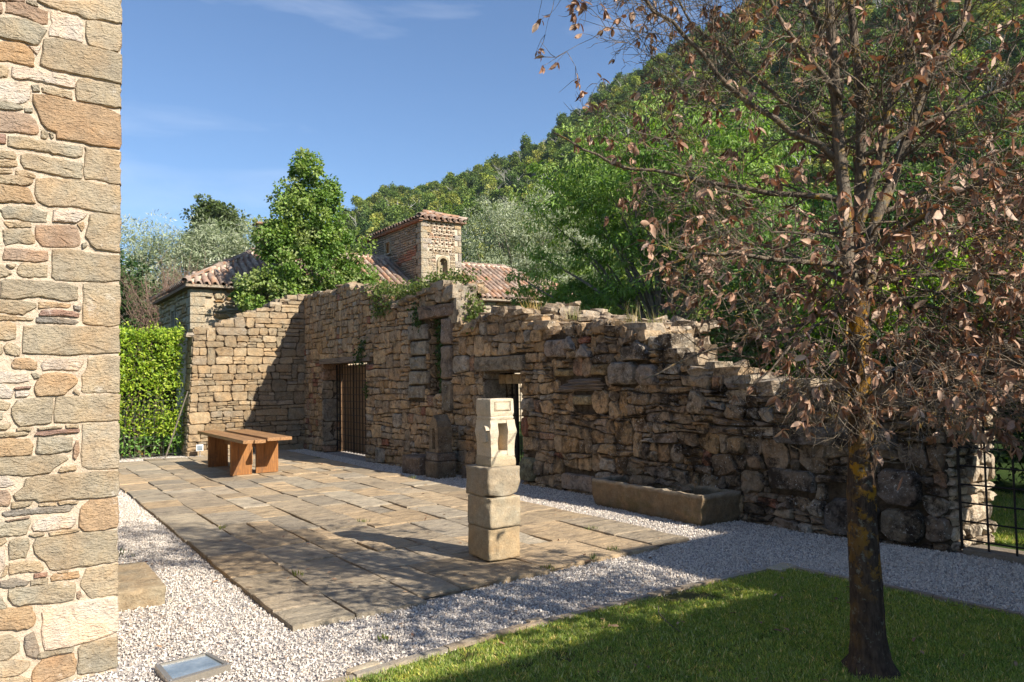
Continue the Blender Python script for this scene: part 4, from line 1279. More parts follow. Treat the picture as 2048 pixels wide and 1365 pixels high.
# left hip slope tiles (edge on), hip and ridge caps
hipf = []
up = Vector((ry - ey0, 0, RZ - EZ)).normalized(); ac = Vector((0, 1, 0)); nr_ = Vector((-(RZ - EZ), 0, ry - ey0)).normalized()
v = 0
while v < sl_len - .1:
    u = .12
    while u < ey1 - ey0:
        w_ = v * cosl
        if w_ < u < ey1 - ey0 - w_:
            p_ = Vector((ex0, ey0, EZ)) + ac * u + up * (v - .05) + nr_ * .065
            x_, y_, z_ = -ac, (up + nr_ * .045).normalized(), nr_
            A_ = np.array(Matrix(((x_.x, y_.x, z_.x), (x_.y, y_.y, z_.y), (x_.z, y_.z, z_.z))))
            mb.add(COVER @ A_.T + np.array(p_), COVF, pick(tile_pal, r4, .15))
        u += .24
    v += .335
def caps(p0, p1, step=.33, rad=1.25):
    p0, p1 = Vector(p0), Vector(p1)
    y_ = (p1 - p0).normalized(); L = (p1 - p0).length
    x_ = y_.cross(Vector((0, 0, 1))).normalized(); z_ = x_.cross(y_)
    k = 0
    while k < L - .1:
        p_ = p0 + y_ * k + z_ * .10 + z_ * float(r4.normal(0, .006))
        A_ = np.array(Matrix(((x_.x, y_.x, z_.x), (x_.y, y_.y, z_.y), (x_.z, y_.z, z_.z))))
        mb.add((COVER * (rad, 1, rad)) @ A_.T + np.array(p_), COVF, pick(tile_pal, r4, .15) * 1.05)
        k += step
caps((ex0, ey0, EZ), (rx0, ry, RZ)); caps((ex0, ey1, EZ), (rx0, ry, RZ)); caps((rx0, ry, RZ), (rx1, ry, RZ)); caps((ex1, ey0, EZ), (rx1, ry, RZ))
o = mb.obj('ridge_and_hip_tiles', M['tile'], rf, smooth=True); props(o, kind='stuff'); o.color = (1, 1, 1, 1)
# mortar bed under ridge and hip, stone eaves slabs
for nm, p0, p1 in (('hip_mortar', (ex0 + .1, ey0 + .1, EZ + .05), (rx0, ry, RZ + .05)), ('ridge_mortar', (rx0, ry, RZ + .05), (rx1, ry, RZ + .05))):
    V, F = tube([p0, p1], .13, 6); link(nm, npmesh(nm, V, F, M['mortar']), rf)
x = ex0
while x < ex1:
    w = r4.uniform(.5, .9)
    mb = MB(); mb.box(x + .005, min(x + w, ex1) - .005, ey0 - .04, ey0 + .34, EZ - .065 + r4.normal(0, .004), EZ + .01, (.40, .33, .25))
    mb.obj('eaves_slab', M['house_stone'], rf); x += w
mb = MB(); mb.box(7.55, 7.95, 27.6, 28.0, 6.2, 7.0, (.42, .34, .25)); mb.box(7.48, 8.02, 27.53, 28.07, 7.0, 7.07, (.42, .34, .25))
for dx in (0, .3): mb.box(7.55 + dx, 7.65 + dx, 27.6, 28.0, 7.07, 7.22, (.42, .34, .25))
mb.box(7.46, 8.04, 27.5, 28.1, 7.22, 7.28, (.40, .25, .18))
mb.obj('chimney', M['house_stone'], hs)

# dovecote
dv = thing('dovecote', 'square stone dovecote with rows of pigeon holes and an arched niche', 'tower', (13.4, 27.6, 4.6))
DX0, DX1, DY0, DY1, DZ = 12.60, 14.23, 24.98, 30.42, 7.42
ff = lambda a, b_, d: np.stack([a, DY0 - d + 0 * a, b_], -1)
fsd = lambda a, b_, d: np.stack([DX0 - d + 0 * a, DY1 - a, b_], -1)
pcs = []
z = 4.2; k = 0
while z < DZ - .05:
    h = min(r4.uniform(.20, .30), DZ - z); w = .40 if k % 2 else .24
    zz = lambda a, z=z: z
    zh = lambda a, z=z, h=h: z + h
    for (u0, u1) in ((DX0, DX0 + w), (DX1 - (.5 - w * .9), DX1)):
        P = quadstone(u0, u1, zz, zh, .010, r4, .003, .05)
        pcs.append((*stone_shape(P, ff, .04, .2, .008, .002, r4), pick([(.47, .39, .27), (.43, .36, .26), (.45, .33, .20), (.40, .35, .29)], r4, .08)))
    P = quadstone(DY1 - DY0 - w, DY1 - DY0 + .04, zz, zh, .010, r4, .003, .05)
    pcs.append((*stone_shape(P, fsd, .04, .2, .008, .002, r4), np.array((.42, .36, .26)) * r4.uniform(.9, 1.05)))
    z += h; k += 1
# rows of holes, from the photograph: heights and positions
holes = []
for (z, xs) in ((7.30, [.41, .62, .82, 1.02, 1.19]), (7.18, [.28, .53, .73, .93, 1.13, 1.30]), (7.04, [.41, .63, .83, 1.02, 1.20]), (6.90, [.28, .54, .74, .93, 1.13, 1.33]),
                (6.72, [.45, .65, .83, 1.02, 1.19]), (6.58, [.40, .61, .85, 1.02, 1.25]), (6.33, [.37, .57, .73, .89, 1.03, 1.17])):
    for x in xs: holes.append((DX0 + x + r4.normal(0, .008), z - .02))
NIC = (DX0 + .69, DX0 + 1.02, 5.42, 5.88)
resv = [(NIC[0] - .11, NIC[1] + .13, 5.28, 6.14)]
for hx, hz in holes: resv.append((hx - .048, hx + .048, hz - .045, hz + .045))
resv2 = resv + [(DX0, DX0 + .26, 0, 9), (DX1 - .26, DX1, 0, 9)]
for P in rubble(DX0 + .26, DX1 - .26, 4.2, DZ, (.045, .085), (.10, .26), r4, resv2, gap=.014, amp=.008, jit=.006, seed=71, cut=.35, tall=.1):
    c = P.mean(axis=0)
    brick = c[1] > 6.5 or 5.9 < c[1] < 6.05
    col = pick([(.50, .30, .19), (.46, .33, .22), (.53, .36, .25)] if brick and r4.random() < .5 else [(.50, .42, .29), (.47, .37, .25), (.44, .37, .28)], r4, .1)
    pcs.append((*stone_shape(P, ff, .03, .05, .008, .002, r4), col))
for P in rubble(.0, DY1 - DY0 - .42, 4.2, DZ, (.07, .12), (.16, .42), r4, [(2.34, 2.88, 6.48, 7.08)], gap=.02, amp=.01, jit=.006, seed=72, cut=.3, tall=.05):
    c = P.mean(axis=0)
    red = abs(c[1] - (5.35 + c[0] * .20)) < .18 and c[0] > 1.4
    pcs.append((*stone_shape(P, fsd, .03, .05, .012, .003, r4), pick([(.40, .20, .13), (.38, .23, .15)] if red else [(.37, .30, .22), (.33, .28, .21), (.40, .32, .22)], r4, .1)))
emit('stone', pcs, M['house_stone'], dv, 300, 'stone_mass')
mb = MB()
# shell with real holes: front built as a grid of small cells minus the holes
xs = np.linspace(DX0 + .03, DX1 - .03, 80); zs = np.linspace(4.4, DZ, 150)
def ishole(x, z):
    for hx, hz in holes:
        if abs(x - hx) < .043 and abs(z - hz) < .040: return True
    if NIC[0] < x < NIC[1] and NIC[2] < z < NIC[3]: return True
    if math.hypot(x - (NIC[0] + NIC[1]) / 2, z - NIC[3]) < (NIC[1] - NIC[0]) / 2 and z >= NIC[3]: return True
    return False
V, F, idx = [], [], {}
def vid(i, j, d):
    k_ = (i, j, d)
    if k_ not in idx: idx[k_] = len(V); V.append((xs[i], DY0 + d, zs[j]))
    return idx[k_]
for i in range(len(xs) - 1):
    for j in range(len(zs) - 1):
        xm, zm = (xs[i] + xs[i + 1]) / 2, (zs[j] + zs[j + 1]) / 2
        d = .30 if ishole(xm, zm) else 0.0
        F.append((vid(i, j, d), vid(i + 1, j, d), vid(i + 1, j + 1, d), vid(i, j + 1, d)))
        for di, dj, e in ((1, 0, ((1, 0), (1, 1))), (0, 1, ((0, 1), (1, 1)))):
            if i + di < len(xs) - 1 and j + dj < len(zs) - 1:
                d2 = .30 if ishole(xm + di * (xs[1] - xs[0]), zm + dj * (zs[1] - zs[0])) else 0.0
                if d2 != d:
                    a_, b_ = (i + e[0][0], j + e[0][1]), (i + e[1][0], j + e[1][1])
                    F.append((vid(*a_, d), vid(*b_, d), vid(*b_, d2), vid(*a_, d2)))
link('front_wall', npmesh('front_wall', V, F, M['mortar']), dv)
mb = MB(); mb.box(DX0 + .035, DX1 - .02, DY0 + .34, DY1, 3.9, DZ, (.36, .30, .22)); mb.obj('wall', M['house_stone'], dv)
mb = MB(); mb.box(DX0 + .03, DX0 + .10, DY0 + .02, DY0 + .4, 3.9, DZ, (.36, .30, .22)); mb.box(DX1 - .10, DX1 - .03, DY0 + .02, DY0 + .4, 3.9, DZ, (.36, .30, .22)); mb.obj('corner_core', M['house_stone'], dv)
window(dv, fsd, 2.40, 2.82, 6.56, 7.0, M['shutter_wood'], .05)
# arched stone frame of the niche
mb = MB()
cxn, rad_o, rad_i = (NIC[0] + NIC[1]) / 2, .245, .16
pin, pout = [(NIC[0], 5.42)], [(NIC[0] - .085, 5.30)]
for k in range(11):
    a = math.pi - math.pi * k / 10
    pin.append((cxn + rad_i * math.cos(a), NIC[3] + rad_i * math.sin(a))); pout.append((cxn + rad_o * math.cos(a), NIC[3] + rad_o * math.sin(a)))
pin.append((NIC[1], 5.42)); pout.append((NIC[1] + .085, 5.30))
nn = len(pin)
V = [(x, DY0 - .06, z) for x, z in pin] + [(x, DY0 - .06, z) for x, z in pout] + [(x, DY0 + .1, z) for x, z in pin] + [(x, DY0 + .1, z) for x, z in pout]
F = []
for i in range(nn - 1):
    F += [(i, i + 1, nn + i + 1, nn + i), (i, 2 * nn + i, 2 * nn + i + 1, i + 1), (nn + i, nn + i + 1, 3 * nn + i + 1, 3 * nn + i)]
F += [(0, nn, 2 * nn - 1, nn - 1), (nn, 3 * nn, 4 * nn - 1, 2 * nn - 1)]
link('niche_frame', npmesh('niche_frame', V, F, M['house_stone'], (.42, .35, .23)), dv)
mb = MB(); mb.box(NIC[0] + .09, NIC[1] - .14, DY0 + .08, DY0 + .16, 5.42, 5.80, (.40, .34, .23)); mb.box(NIC[0], NIC[1] - .12, DY0 - .0, DY0 + .16, 5.42, 5.50, (.40, .34, .23))
mb.box(NIC[0] + .02, NIC[0] + .09, DY0 + .02, DY0 + .16, 5.60, 5.90, (.40, .34, .23)); mb.obj('niche_block', M['house_stone'], dv)
# its roof
o_ = .16
e = (DX0 - o_, DX1 + o_, DY0 - o_, DY1 + o_)
hw = (e[1] - e[0]) / 2; rz = DZ + hw * .36
drf = link('roof', npmesh('roof', [(e[0], e[2], DZ), (e[1], e[2], DZ), (e[1], e[3], DZ), (e[0], e[3], DZ), (e[0] + hw, e[2] + hw, rz), (e[0] + hw, e[3] - hw, rz),
     (e[0], e[2], DZ - .05), (e[1], e[2], DZ - .05), (e[1], e[3], DZ - .05), (e[0], e[3], DZ - .05)],
     [(0, 1, 4), (1, 2, 5, 4), (2, 3, 5), (3, 0, 4, 5), (6, 7, 1, 0), (7, 8, 2, 1), (8, 9, 3, 2), (9, 6, 0, 3), (9, 8, 7, 6)], M['tile'], (.30, .19, .13)), dv)
tile_field(drf, (e[0], e[2], DZ), (1, 0, 0), (0, hw, rz - DZ), lambda v: (v * .94, e[1] - e[0] - v * .94), hw * 1.06, lift=.0, limit=120)
tile_field(drf, (e[0], e[3], DZ), (0, -1, 0), (hw, 0, rz - DZ), lambda v: (v * .94, e[3] - e[2] - v * .94), hw * 1.06, lift=.0, limit=120)
mb = MB()
caps((e[0], e[2], DZ), (e[0] + hw, e[2] + hw, rz), rad=1.1); caps((e[1], e[2], DZ), (e[0] + hw, e[2] + hw, rz), rad=1.1); caps((e[0] + hw, e[2] + hw, rz), (e[0] + hw, e[3] - hw, rz), rad=1.1)
o = mb.obj('ridge_tiles', M['tile'], drf, smooth=True); props(o, kind='stuff'); o.color = (1, 1, 1, 1)
x = e[2]
mb = MB(); mb.box(e[0] + .02, DX0, e[2] + .05, e[3] - .05, DZ - .10, DZ - .052, (.40, .18, .10)); mb.obj('brick_soffit', M['house_stone'], drf)

# ------------------------------------------------------------------ stones, table, lamps
from mathutils import noise as mnoise
def rough_block(name, label, cat, loc, size, rz, mat, col, rg_seed, bev=.03, rough=.006, seg=7, group=None, taper=0.0, cuts=(), parent=None, kind=None):
    """a hewn block: gridded box, worn edges, noisy faces"""
    import bmesh
    bm = bmesh.new()
    bmesh.ops.create_cube(bm, size=1.0)
    bmesh.ops.subdivide_edges(bm, edges=bm.edges[:], cuts=seg, use_grid_fill=True)
    sx, sy, sz = size
    off = Vector((rg_seed * 3.1, rg_seed * 1.7, 0))
    for v in bm.verts:
        p = Vector((v.co.x * sx, v.co.y * sy, v.co.z * sz))
        hx, hy, hz = sx / 2 - bev, sy / 2 - bev, sz / 2 - bev
        q = Vector((max(-hx, min(hx, p.x)), max(-hy, min(hy, p.y)), max(-hz, min(hz, p.z))))
        d = p - q
        if d.length > 1e-6:
            nn_ = sum(1 for k in range(3) if abs(d[k]) > 1e-5)
            if nn_ > 1: p = q + d.normalized() * min(d.length, bev * (1.05 + .5 * mnoise.noise((p + off) * 9)))
        k = 1 - taper * (p.z / sz + .5)
        p.x *= k; p.y *= k
        nv = mnoise.noise_vector((p + off) * 11) * rough + mnoise.noise_vector((p + off) * 34) * rough * .5
        for (c, r_, dep) in cuts:
            dist = (p - Vector(c)).length
            if dist < r_: p += (Vector((0, 0, 0)) - p).normalized() * dep * (1 - dist / r_)
        v.co = p + nv
    me = bpy.data.meshes.new(name)
    bm.to_mesh(me); bm.free()
    me.polygons.foreach_set('use_smooth', np.ones(len(me.polygons), dtype=bool))
    a = me.color_attributes.new('Col', 'FLOAT_COLOR', 'POINT')
    cc = np.ones((len(me.vertices), 4), dtype=np.float32); cc[:, :3] = col
    a.data.foreach_set('color', cc.ravel())
    me.materials.append(mat)
    o = bpy.data.objects.new(name, me); COL.objects.link(o)
    if parent is None:
        o.location = (loc[0], loc[1], loc[2] + size[2] / 2); o.rotation_euler = (0, 0, rz)
        props(o, label, cat, group)
    else:
        o.parent = parent; o.matrix_parent_inverse = parent.matrix_basis.inverted()
        o.location = (loc[0], loc[1], loc[2] + size[2] / 2); o.rotation_euler = (0, 0, rz)
    return o
PX, PY = 3.665, 5.93
GB = 'blocks of the stacked pillar'
rough_block('stone_block', 'lowest square block of the free-standing stacked pillar, resting on the paving', 'stone block', (PX, PY, .045), (.315, .37, .275), -.03, M['block'], (.40, .31, .19), 1, .010, .0045, 15, GB)
rough_block('stone_block', 'middle block of the stacked pillar with a chipped upper corner', 'stone block', (PX, PY - .01, .322), (.32, .375, .262), .03, M['block'], (.41, .335, .225), 2, .010, .0045, 15, GB, cuts=[((-.16, -.19, .10), .10, .035)])
rough_block('stone_block', 'broad top block of the stacked pillar carrying the pale carved stone, rounded below', 'stone block', (PX - .0, PY, .586), (.335, .39, .255), .0, M['block'], (.36, .295, .205), 3, .016, .006, 15, GB, cuts=[((.17, -.19, -.13), .12, .04), ((-.17, -.19, -.13), .12, .03)])

# carved sandstone: base, shaft with a slot, bulging shoulders, moulding, panelled head
cs = thing('carved_stone', 'pale carved sandstone fragment with a tall slot, standing on top of the block pillar', 'sculpture', (3.70, 5.93, .842), -.02)
CX_, CY_ = 3.70, 5.93
def profile_solid(name, prof, mat, col, parent, hx, hy, n=6, rough=.004, seed=0):
    """square section swept up a profile of (z, half-width scale x, y)"""
    V, F = [], []
    ring = []
    for i in range(n): ring.append((-1 + 2 * i / n, -1))
    for i in range(n): ring.append((1, -1 + 2 * i / n))
    for i in range(n): ring.append((1 - 2 * i / n, 1))
    for i in range(n): ring.append((-1, 1 - 2 * i / n))
    m_ = len(ring)
    for (z, kx, ky) in prof:
        for (u, v) in ring:
            e_ = 1 - .05 * (abs(u) > .9) * (abs(v) > .9)
            p = Vector((u * hx * kx * e_, v * hy * ky * e_, z))
            p += mnoise.noise_vector(p * 16 + Vector((seed, 0, 0))) * rough
            V.append((CX_ + p.x, CY_ + p.y, .842 + p.z))
    for k in range(len(prof) - 1):
        for i in range(m_):
            j = (i + 1) % m_
            F.append((k * m_ + i, k * m_ + j, (k + 1) * m_ + j, (k + 1) * m_ + i))
    F.append(tuple(range(m_))[::-1]); F.append(tuple(range((len(prof) - 1) * m_, len(prof) * m_)))
    return link(name, npmesh(name, V, F, mat, col), parent)
cc_ = (.60, .52, .39)
hx, hy = .128, .128
profile_solid('foot', [(0, 1.05, 1.05), (.02, 1.07, 1.07), (.055, 1.06, 1.06), (.075, 1.0, 1.0), (.085, .97, .97)], M['carved'], (.44, .36, .24), cs, hx, hy)
# shaft: front made as a frame around the slot, so that the slot is a real hollow
mb = MB()
def shaft_piece(x0, x1, y0, y1, z0, z1, bulge=0.0, n=8):
    V, F = [], []
    for k in range(n + 1):
        z = z0 + (z1 - z0) * k / n
        b_ = bulge * math.exp(-((z - .30) / .065) ** 2)
        for (x, y) in ((x0, y0), (x1, y0), (x1, y1), (x0, y1)):
            xx = x + (b_ if x > .08 else (-b_ if x < -.08 else 0)); yy = y - (b_ if y < -.08 else 0)
            p = Vector((xx, yy, z)) + mnoise.noise_vector(Vector((xx, yy, z)) * 22) * .005
            V.append((CX_ + p.x, CY_ + p.y, .842 + p.z))
    for k in range(n):
        for i in range(4):
            j = (i + 1) % 4
            F.append((k * 4 + i, k * 4 + j, k * 4 + 4 + j, k * 4 + 4 + i))
    F.append((3, 2, 1, 0)); F.append((n * 4, n * 4 + 1, n * 4 + 2, n * 4 + 3))
    mb.add(V, F, cc_)
shaft_piece(-.122, -.052, -.122, .122, .083, .40, .015, 16)
shaft_piece(.048, .122, -.122, .122, .083, .40, .015, 16)
shaft_piece(-.0521, .0481, -.118, .122, .083, .130, 0, 3)
shaft_piece(-.0521, .0481, -.118, .122, .372, .40, 0, 3)
shaft_piece(-.0521, .0481, .03, .122, .129, .373, 0, 4)
mb.obj('shaft', M['carved'], cs)
# the broken scroll on the left side: a scooped lug
mb = MB()
V, F = [], []
for i in range(9):
    a = -1.1 + 2.2 * i / 8
    for (r_, dx) in ((.098, 0), (.098, -.058), (.062, -.036), (.045, 0)):
        V.append((CX_ - .118 + dx * (1 - .1 * i), CY_ - .05 + r_ * math.sin(a) * .9, .842 + .275 + r_ * math.cos(a) * .9 - .02 * i / 8))
for i in range(8):
    for k in range(4):
        F.append((i * 4 + k, i * 4 + (k + 1) % 4, i * 4 + 4 + (k + 1) % 4, i * 4 + 4 + k))
F.append((0, 1, 2, 3)); F.append((35, 34, 33, 32))
mb.add(V, F, (.56, .49, .38)); 
V, F = rock((CX_ - .125, CY_ - .02, .842 + .27), (.05, .13, .13), r2, (0, 0, 0), .5, .05); mb.add(V, F, (.56, .49, .38))
mb.obj('scroll', M['carved'], cs)
profile_solid('moulding', [(.398, .93, .93), (.41, .97, .97), (.425, .99, .99), (.432, .94, .94), (.442, .96, .96)], M['carved'], cc_, cs, hx, hy, seed=4)
profile_solid('head', [(.44, .97, .97), (.46, 1.0, 1.0), (.53, .99, .99), (.575, .98, .98), (.586, .95, .95)], M['carved'], cc_, cs, hx, hy, seed=7, rough=.006)
# sunk panel lines on the head: their shade painted as dark strips
mb = MB()
z0_, z1_ = .842 + .478, .842 + .562
yf = CY_ - .128
for (x0, x1, z0, z1) in ((-.085, .085, z1_ - .006, z1_), (-.085, .085, z0_, z0_ + .006), (-.085, -.078, z0_ + .006, z1_ - .006), (.078, .085, z0_ + .006, z1_ - .006)):
    mb.box(CX_ + x0, CX_ + x1, yf - .0015, yf + .002, z0, z1, (.26, .21, .14))
mb.box(CX_ - .070, CX_ + .070, yf - .006, yf + .002, z0_ + .012, z1_ - .012, cc_)
xf = CX_ - .128
mb.box(xf - .006, xf + .002, CY_ - .07, CY_ + .07, z0_ + .012, z1_ - .012, cc_)
mb.obj('panel', M['carved'], cs)

# trough
import bmesh
tr = thing('stone_trough', 'long hollowed stone trough with mossy sides on the gravel by the ruined wall', 'trough', (6.56, 6.83, -.01), -.03)
def trough():
    L, Wd, Hh = 1.95, .62, .335
    bm = bmesh.new()
    nx_, ny_ = 8, 30
    def outp(u, v, z):
        return Vector((u * Wd / 2 * (1 - .03 * (1 - z / Hh)), v * L / 2 * (1 - .05 * (1 - z / Hh)), z))
    rings = []
    per = [(-1 + 2 * i / nx_, -1) for i in range(nx_)] + [(1, -1 + 2 * i / ny_) for i in range(ny_)] + [(1 - 2 * i / nx_, 1) for i in range(nx_)] + [(-1, 1 - 2 * i / ny_) for i in range(ny_)]
    def ring(z, k, inner=False, ix=0, iy=0):
        out = []
        for (u, v) in per:
            if inner: p = Vector((u * (Wd / 2 - ix), v * (L / 2 - iy), z))
            else:
                p = outp(u, v, z); p.x *= k; p.y *= 1 - (1 - k) * .3
            c = (abs(u) > .97 and abs(v) > .97)
            if c: p.x *= .965; p.y *= .988
            p += mnoise.noise_vector(p * 7) * .014 + mnoise.noise_vector(p * 26) * .010
            if z < .02 and not inner: p.z += .045 * max(0, mnoise.noise(p * 3.1))
            out.append(bm.verts.new(p))
        return out
    for z, k in ((0, .93), (.05, .985), (.12, 1), (.20, 1), (.29, 1), (.322, .99), (.335, .965)): rings.append(ring(z, k))
    rings.append(ring(.335, 1, True, .062, .09)); rings.append(ring(.30, 1, True, .072, .10)); rings.append(ring(.20, 1, True, .085, .115)); rings.append(ring(.09, 1, True, .10, .13))
    for a, b_ in zip(rings, rings[1:]):
        for i in range(len(per)):
            j = (i + 1) % len(per)
            bm.faces.new((a[i], a[j], b_[j], b_[i]))
    bm.faces.new(rings[-1]); bm.faces.new(rings[0][::-1])
    for v in bm.verts: v.co = Matrix.Rotation(-.03, 3, 'Z') @ v.co + Vector((6.56, 6.83, -.01))
    me = bpy.data.meshes.new('basin'); bm.to_mesh(me); bm.free()
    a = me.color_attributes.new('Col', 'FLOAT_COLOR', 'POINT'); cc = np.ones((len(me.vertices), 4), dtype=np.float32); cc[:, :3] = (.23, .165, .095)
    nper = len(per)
    cc[5 * nper:8 * nper, :3] = (.36, .30, .215)       # rim lightened in colour, as if catching light
    cc[8 * nper:, :3] = (.085, .075, .045)             # shade inside the hollow painted as darker colour
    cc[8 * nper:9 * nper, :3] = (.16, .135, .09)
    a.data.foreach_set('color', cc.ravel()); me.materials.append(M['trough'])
    return link('basin', me, tr)
M['trough'] = stone_mat('trough_stone', 55, .35, .2, .6, .014, (.10, .085, .03), .92, .54)
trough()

# small shrine against the wall and its neighbours
rough_block('stone_block', 'dark rough block on the gravel left of the small niche shrine', 'stone block', (6.08, 12.25, -.01), (.36, .60, .32), .05, M['rubble'], (.22, .165, .12), 11, .03, .012, 9)
sh = thing('niche_shrine', 'small weathered stone niche with a gabled top on two squared blocks against the wall', 'shrine', (6.14, 11.5, 0))
rough_block('base_block', None, None, (6.13, 11.56, -.01), (.36, .42, .285), 0, M['rubble'], (.22, .17, .11), 12, .018, .006, 9, parent=sh)
rough_block('plinth', None, None, (6.14, 11.56, .278), (.35, .42, .13), 0, M['rubble'], (.19, .16, .13), 13, .018, .006, 9, parent=sh)
V, F = [], []
pr = [(-.15, 0), (-.15, .40), (-.10, .50), (0, .62), (.10, .52), (.15, .42), (.15, 0)]
ins = [(-.055, .06), (-.055, .33), (-.045, .38), (0, .425), (.045, .38), (.055, .33), (.055, .06)]
sx, sy, sz = 6.00, 11.55, .41
for d, P in ((0, pr), (0, ins), (.16, ins), (.26, pr)):
    for (a, z) in P:
        q = Vector((sx + d, sy - a, sz + z)); q += mnoise.noise_vector(q * 12) * .008
        V.append(tuple(q))
n7 = 7
for i in range(n7):
    j = (i + 1) % n7
    F += [(i, j, n7 + j, n7 + i), (n7 + i, n7 + j, 2 * n7 + j, 2 * n7 + i), (j, i, 3 * n7 + i, 3 * n7 + j)]
F += [tuple(range(2 * n7, 3 * n7))[::-1], tuple(range(3 * n7, 4 * n7))]
link('niche', npmesh('niche', V, F, M['rubble'], (.24, .185, .12)), sh)
rough_block('stone_block', 'low dark boulder on the gravel just right of the niche shrine', 'boulder', (6.45, 11.05, -.02), (.24, .34, .22), .3, M['rubble'], (.17, .14, .11), 14, .06, .015, 7)
# step stone by the building corner
st = rough_block('step_stone', 'weathered sandstone step split across its top beside the building corner', 'step', (.79, 6.75, -.02), (.50, .98, .155), 0, M['rubble_clean'], (.36, .285, .185), 15, .018, .007, 15, cuts=[((-.02, -.28, .08), .06, .02), ((-.02, -.05, .08), .05, .02)])

# bench table of two boards on upright slabs
tb = thing('board_table', 'low orange-brown wooden table of two parallel boards on upright panel legs', 'table', (3.72, 14.7, .045))
def plank_(name, x0, x1, y0, y1, z0, z1, mat, parent, bv=.004):
    mb = MB(); mb.box(-(x1 - x0) / 2, (x1 - x0) / 2, -(y1 - y0) / 2, (y1 - y0) / 2, -(z1 - z0) / 2, (z1 - z0) / 2)
    me = npmesh(name, np.concatenate(mb.v), mb.f, mat)
    o = link(name, me, parent, ((x0 + x1) / 2, (y0 + y1) / 2, (z0 + z1) / 2))
    b_ = o.modifiers.new('bevel', 'BEVEL'); b_.width = bv; b_.segments = 2
    return o
for (x0, x1, y0, y1) in ((3.27, 3.44, 12.88, 16.33), (3.443, 3.62, 12.84, 16.33), (3.755, 3.965, 13.22, 16.1), (3.968, 4.17, 13.22, 16.1)):
    plank_('board', x0, x1, y0, y1, .635, .69, M['table_top'], tb)
for (x0, x1, y) in ((3.295, 3.655, 13.80), (3.745, 4.13, 13.88), (3.30, 3.66, 15.52), (3.75, 4.13, 15.55)):
    plank_('leg', x0, x1, y, y + .05, .042, .634, M['table_leg'], tb)
plank_('rail', 3.58, 3.66, 13.86, 15.5, .47, .632, M['table_leg'], tb)
plank_('crosspiece', 3.40, 4.05, 13.95, 14.02, .50, .633, M['table_leg'], tb)

# lamps
fl_ = thing('ground_spotlight', 'rectangular in-ground spotlight with a steel rim in the front gravel', 'lamp', (.905, 4.70, 0), 0)
LQ = [(.752, 4.89), (.812, 4.585), (1.075, 4.625), (1.018, 4.895)]
LQ = [(.765, 4.52), (1.10, 4.60), (1.04, 4.885), (.745, 4.85)]
def quad_in(Q, k):
    Q = np.array(Q); c = Q.mean(axis=0); return c + (Q - c) * k
o4, i4, g4 = quad_in(LQ, 1), quad_in(LQ, .84), quad_in(LQ, .835)
V = [(x, y, -.02) for x, y in o4] + [(x, y, .034) for x, y in o4] + [(x, y, .037) for x, y in i4] + [(x, y, .027) for x, y in i4]
F = []
for a in (0, 4, 8):
    for i in range(4):
        j = (i + 1) % 4
        F.append((a + i, a + j, a + 4 + j, a + 4 + i))
o = link('rim', npmesh('rim', V, F, M['steel']), fl_)
o = link('glass', npmesh('glass', [(x, y, .028) for x, y in i4], [(0, 1, 2, 3)], M['lamp_glass']), fl_)
for k in range(4):
    x, y = quad_in(LQ, .92)[k]
    V, F = tube([(x, y, .034), (x, y, .040)], .006, 8); link('screw', npmesh('screw', V, F, M['grey_metal']), fl_)
sp = thing('floodlight', 'small white floodlight on a stake at the foot of the sunlit wall', 'lamp', (3.72, 18.36, 0))
mb = MB(); mb.box(3.645, 3.795, 18.33, 18.39, .13, .27); mb.obj('casing', M['white_paint'], sp, bevel=.006)
mb = MB(); mb.box(3.665, 3.775, 18.322, 18.329, .15, .25); mb.obj('glass', M['lamp_glass'], sp)
V, F = tube([(3.73, 18.37, -.02), (3.73, 18.37, .14)], .010, 6); link('stake', npmesh('stake', V, F, M['grey_metal']), sp)
V, F = tube([(3.02, 18.42, .0), (3.12, 18.44, .30), (3.33, 18.47, .95), (3.50, 18.50, 1.46)], [.016, .017, .017, .012], 6)
props(link('pole', npmesh('pole', V, F, M['bark'])), 'thin weathered pole leaning against the left end of the sunlit wall', 'pole')

# lawn edging: flat stones and a metal strip
ed = props(empty('lawn_edging', (3, 4.2, 0)), kind='structure')
pts = LAWN_T + [(5.48, 3.6), (5.53, 2.5), (5.52, .5), (5.5, -2)]
def along(pts, step):
    out = []
    for (a, b_) in zip(pts, pts[1:]):
        a, b_ = np.array(a), np.array(b_); L = np.linalg.norm(b_ - a); k = max(1, int(L / step))
        for i in range(k): out.append((a + (b_ - a) * i / k, a + (b_ - a) * (i + 1) / k))
    return out
for i, (a, b_) in enumerate(along(pts, .55)):
    d = (b_ - a) / np.linalg.norm(b_ - a); nrm = np.array([-d[1], d[0]])
    wide = .05 if a[1] > 3.9 else .035
    q = []
    for z in (-.05, .022 + r2.normal(0, .004)):
        for p_, s_ in ((a + d * .004, 0), (b_ - d * .004, 0), (b_ - d * .004, 1), (a + d * .004, 1)):
            w = wide * (1 + r2.normal(0, .12))
            q.append((*(p_ + nrm * w * s_), z))
    link('edging_stone', npmesh('edging_stone', q, BOXF, M['block'], pick([(.36, .29, .21), (.30, .25, .2), (.34, .30, .24)], r2)), ed)
mb = MB()
for (c, s) in (((5.35, 4.20, .02), (.28, .13, .03)), ((2.95, 4.28, .012), (.10, .05, .03)), ((1.70, 4.16, .01), (.2, .06, .03))):
    V, F = rock(c, s, r2, (0, 0, r2.normal(0, .2)), .15, .06); mb.add(V, F, (.50, .42, .30))
mb.obj('edging_slab', M['block'], ed)
V, F = tube([(3.72, 3.93, .055), (3.60, 3.80, .06), (3.52, 3.62, .05), (3.50, 3.50, .035)][::1], [.004, .004, .003, .002], 5)
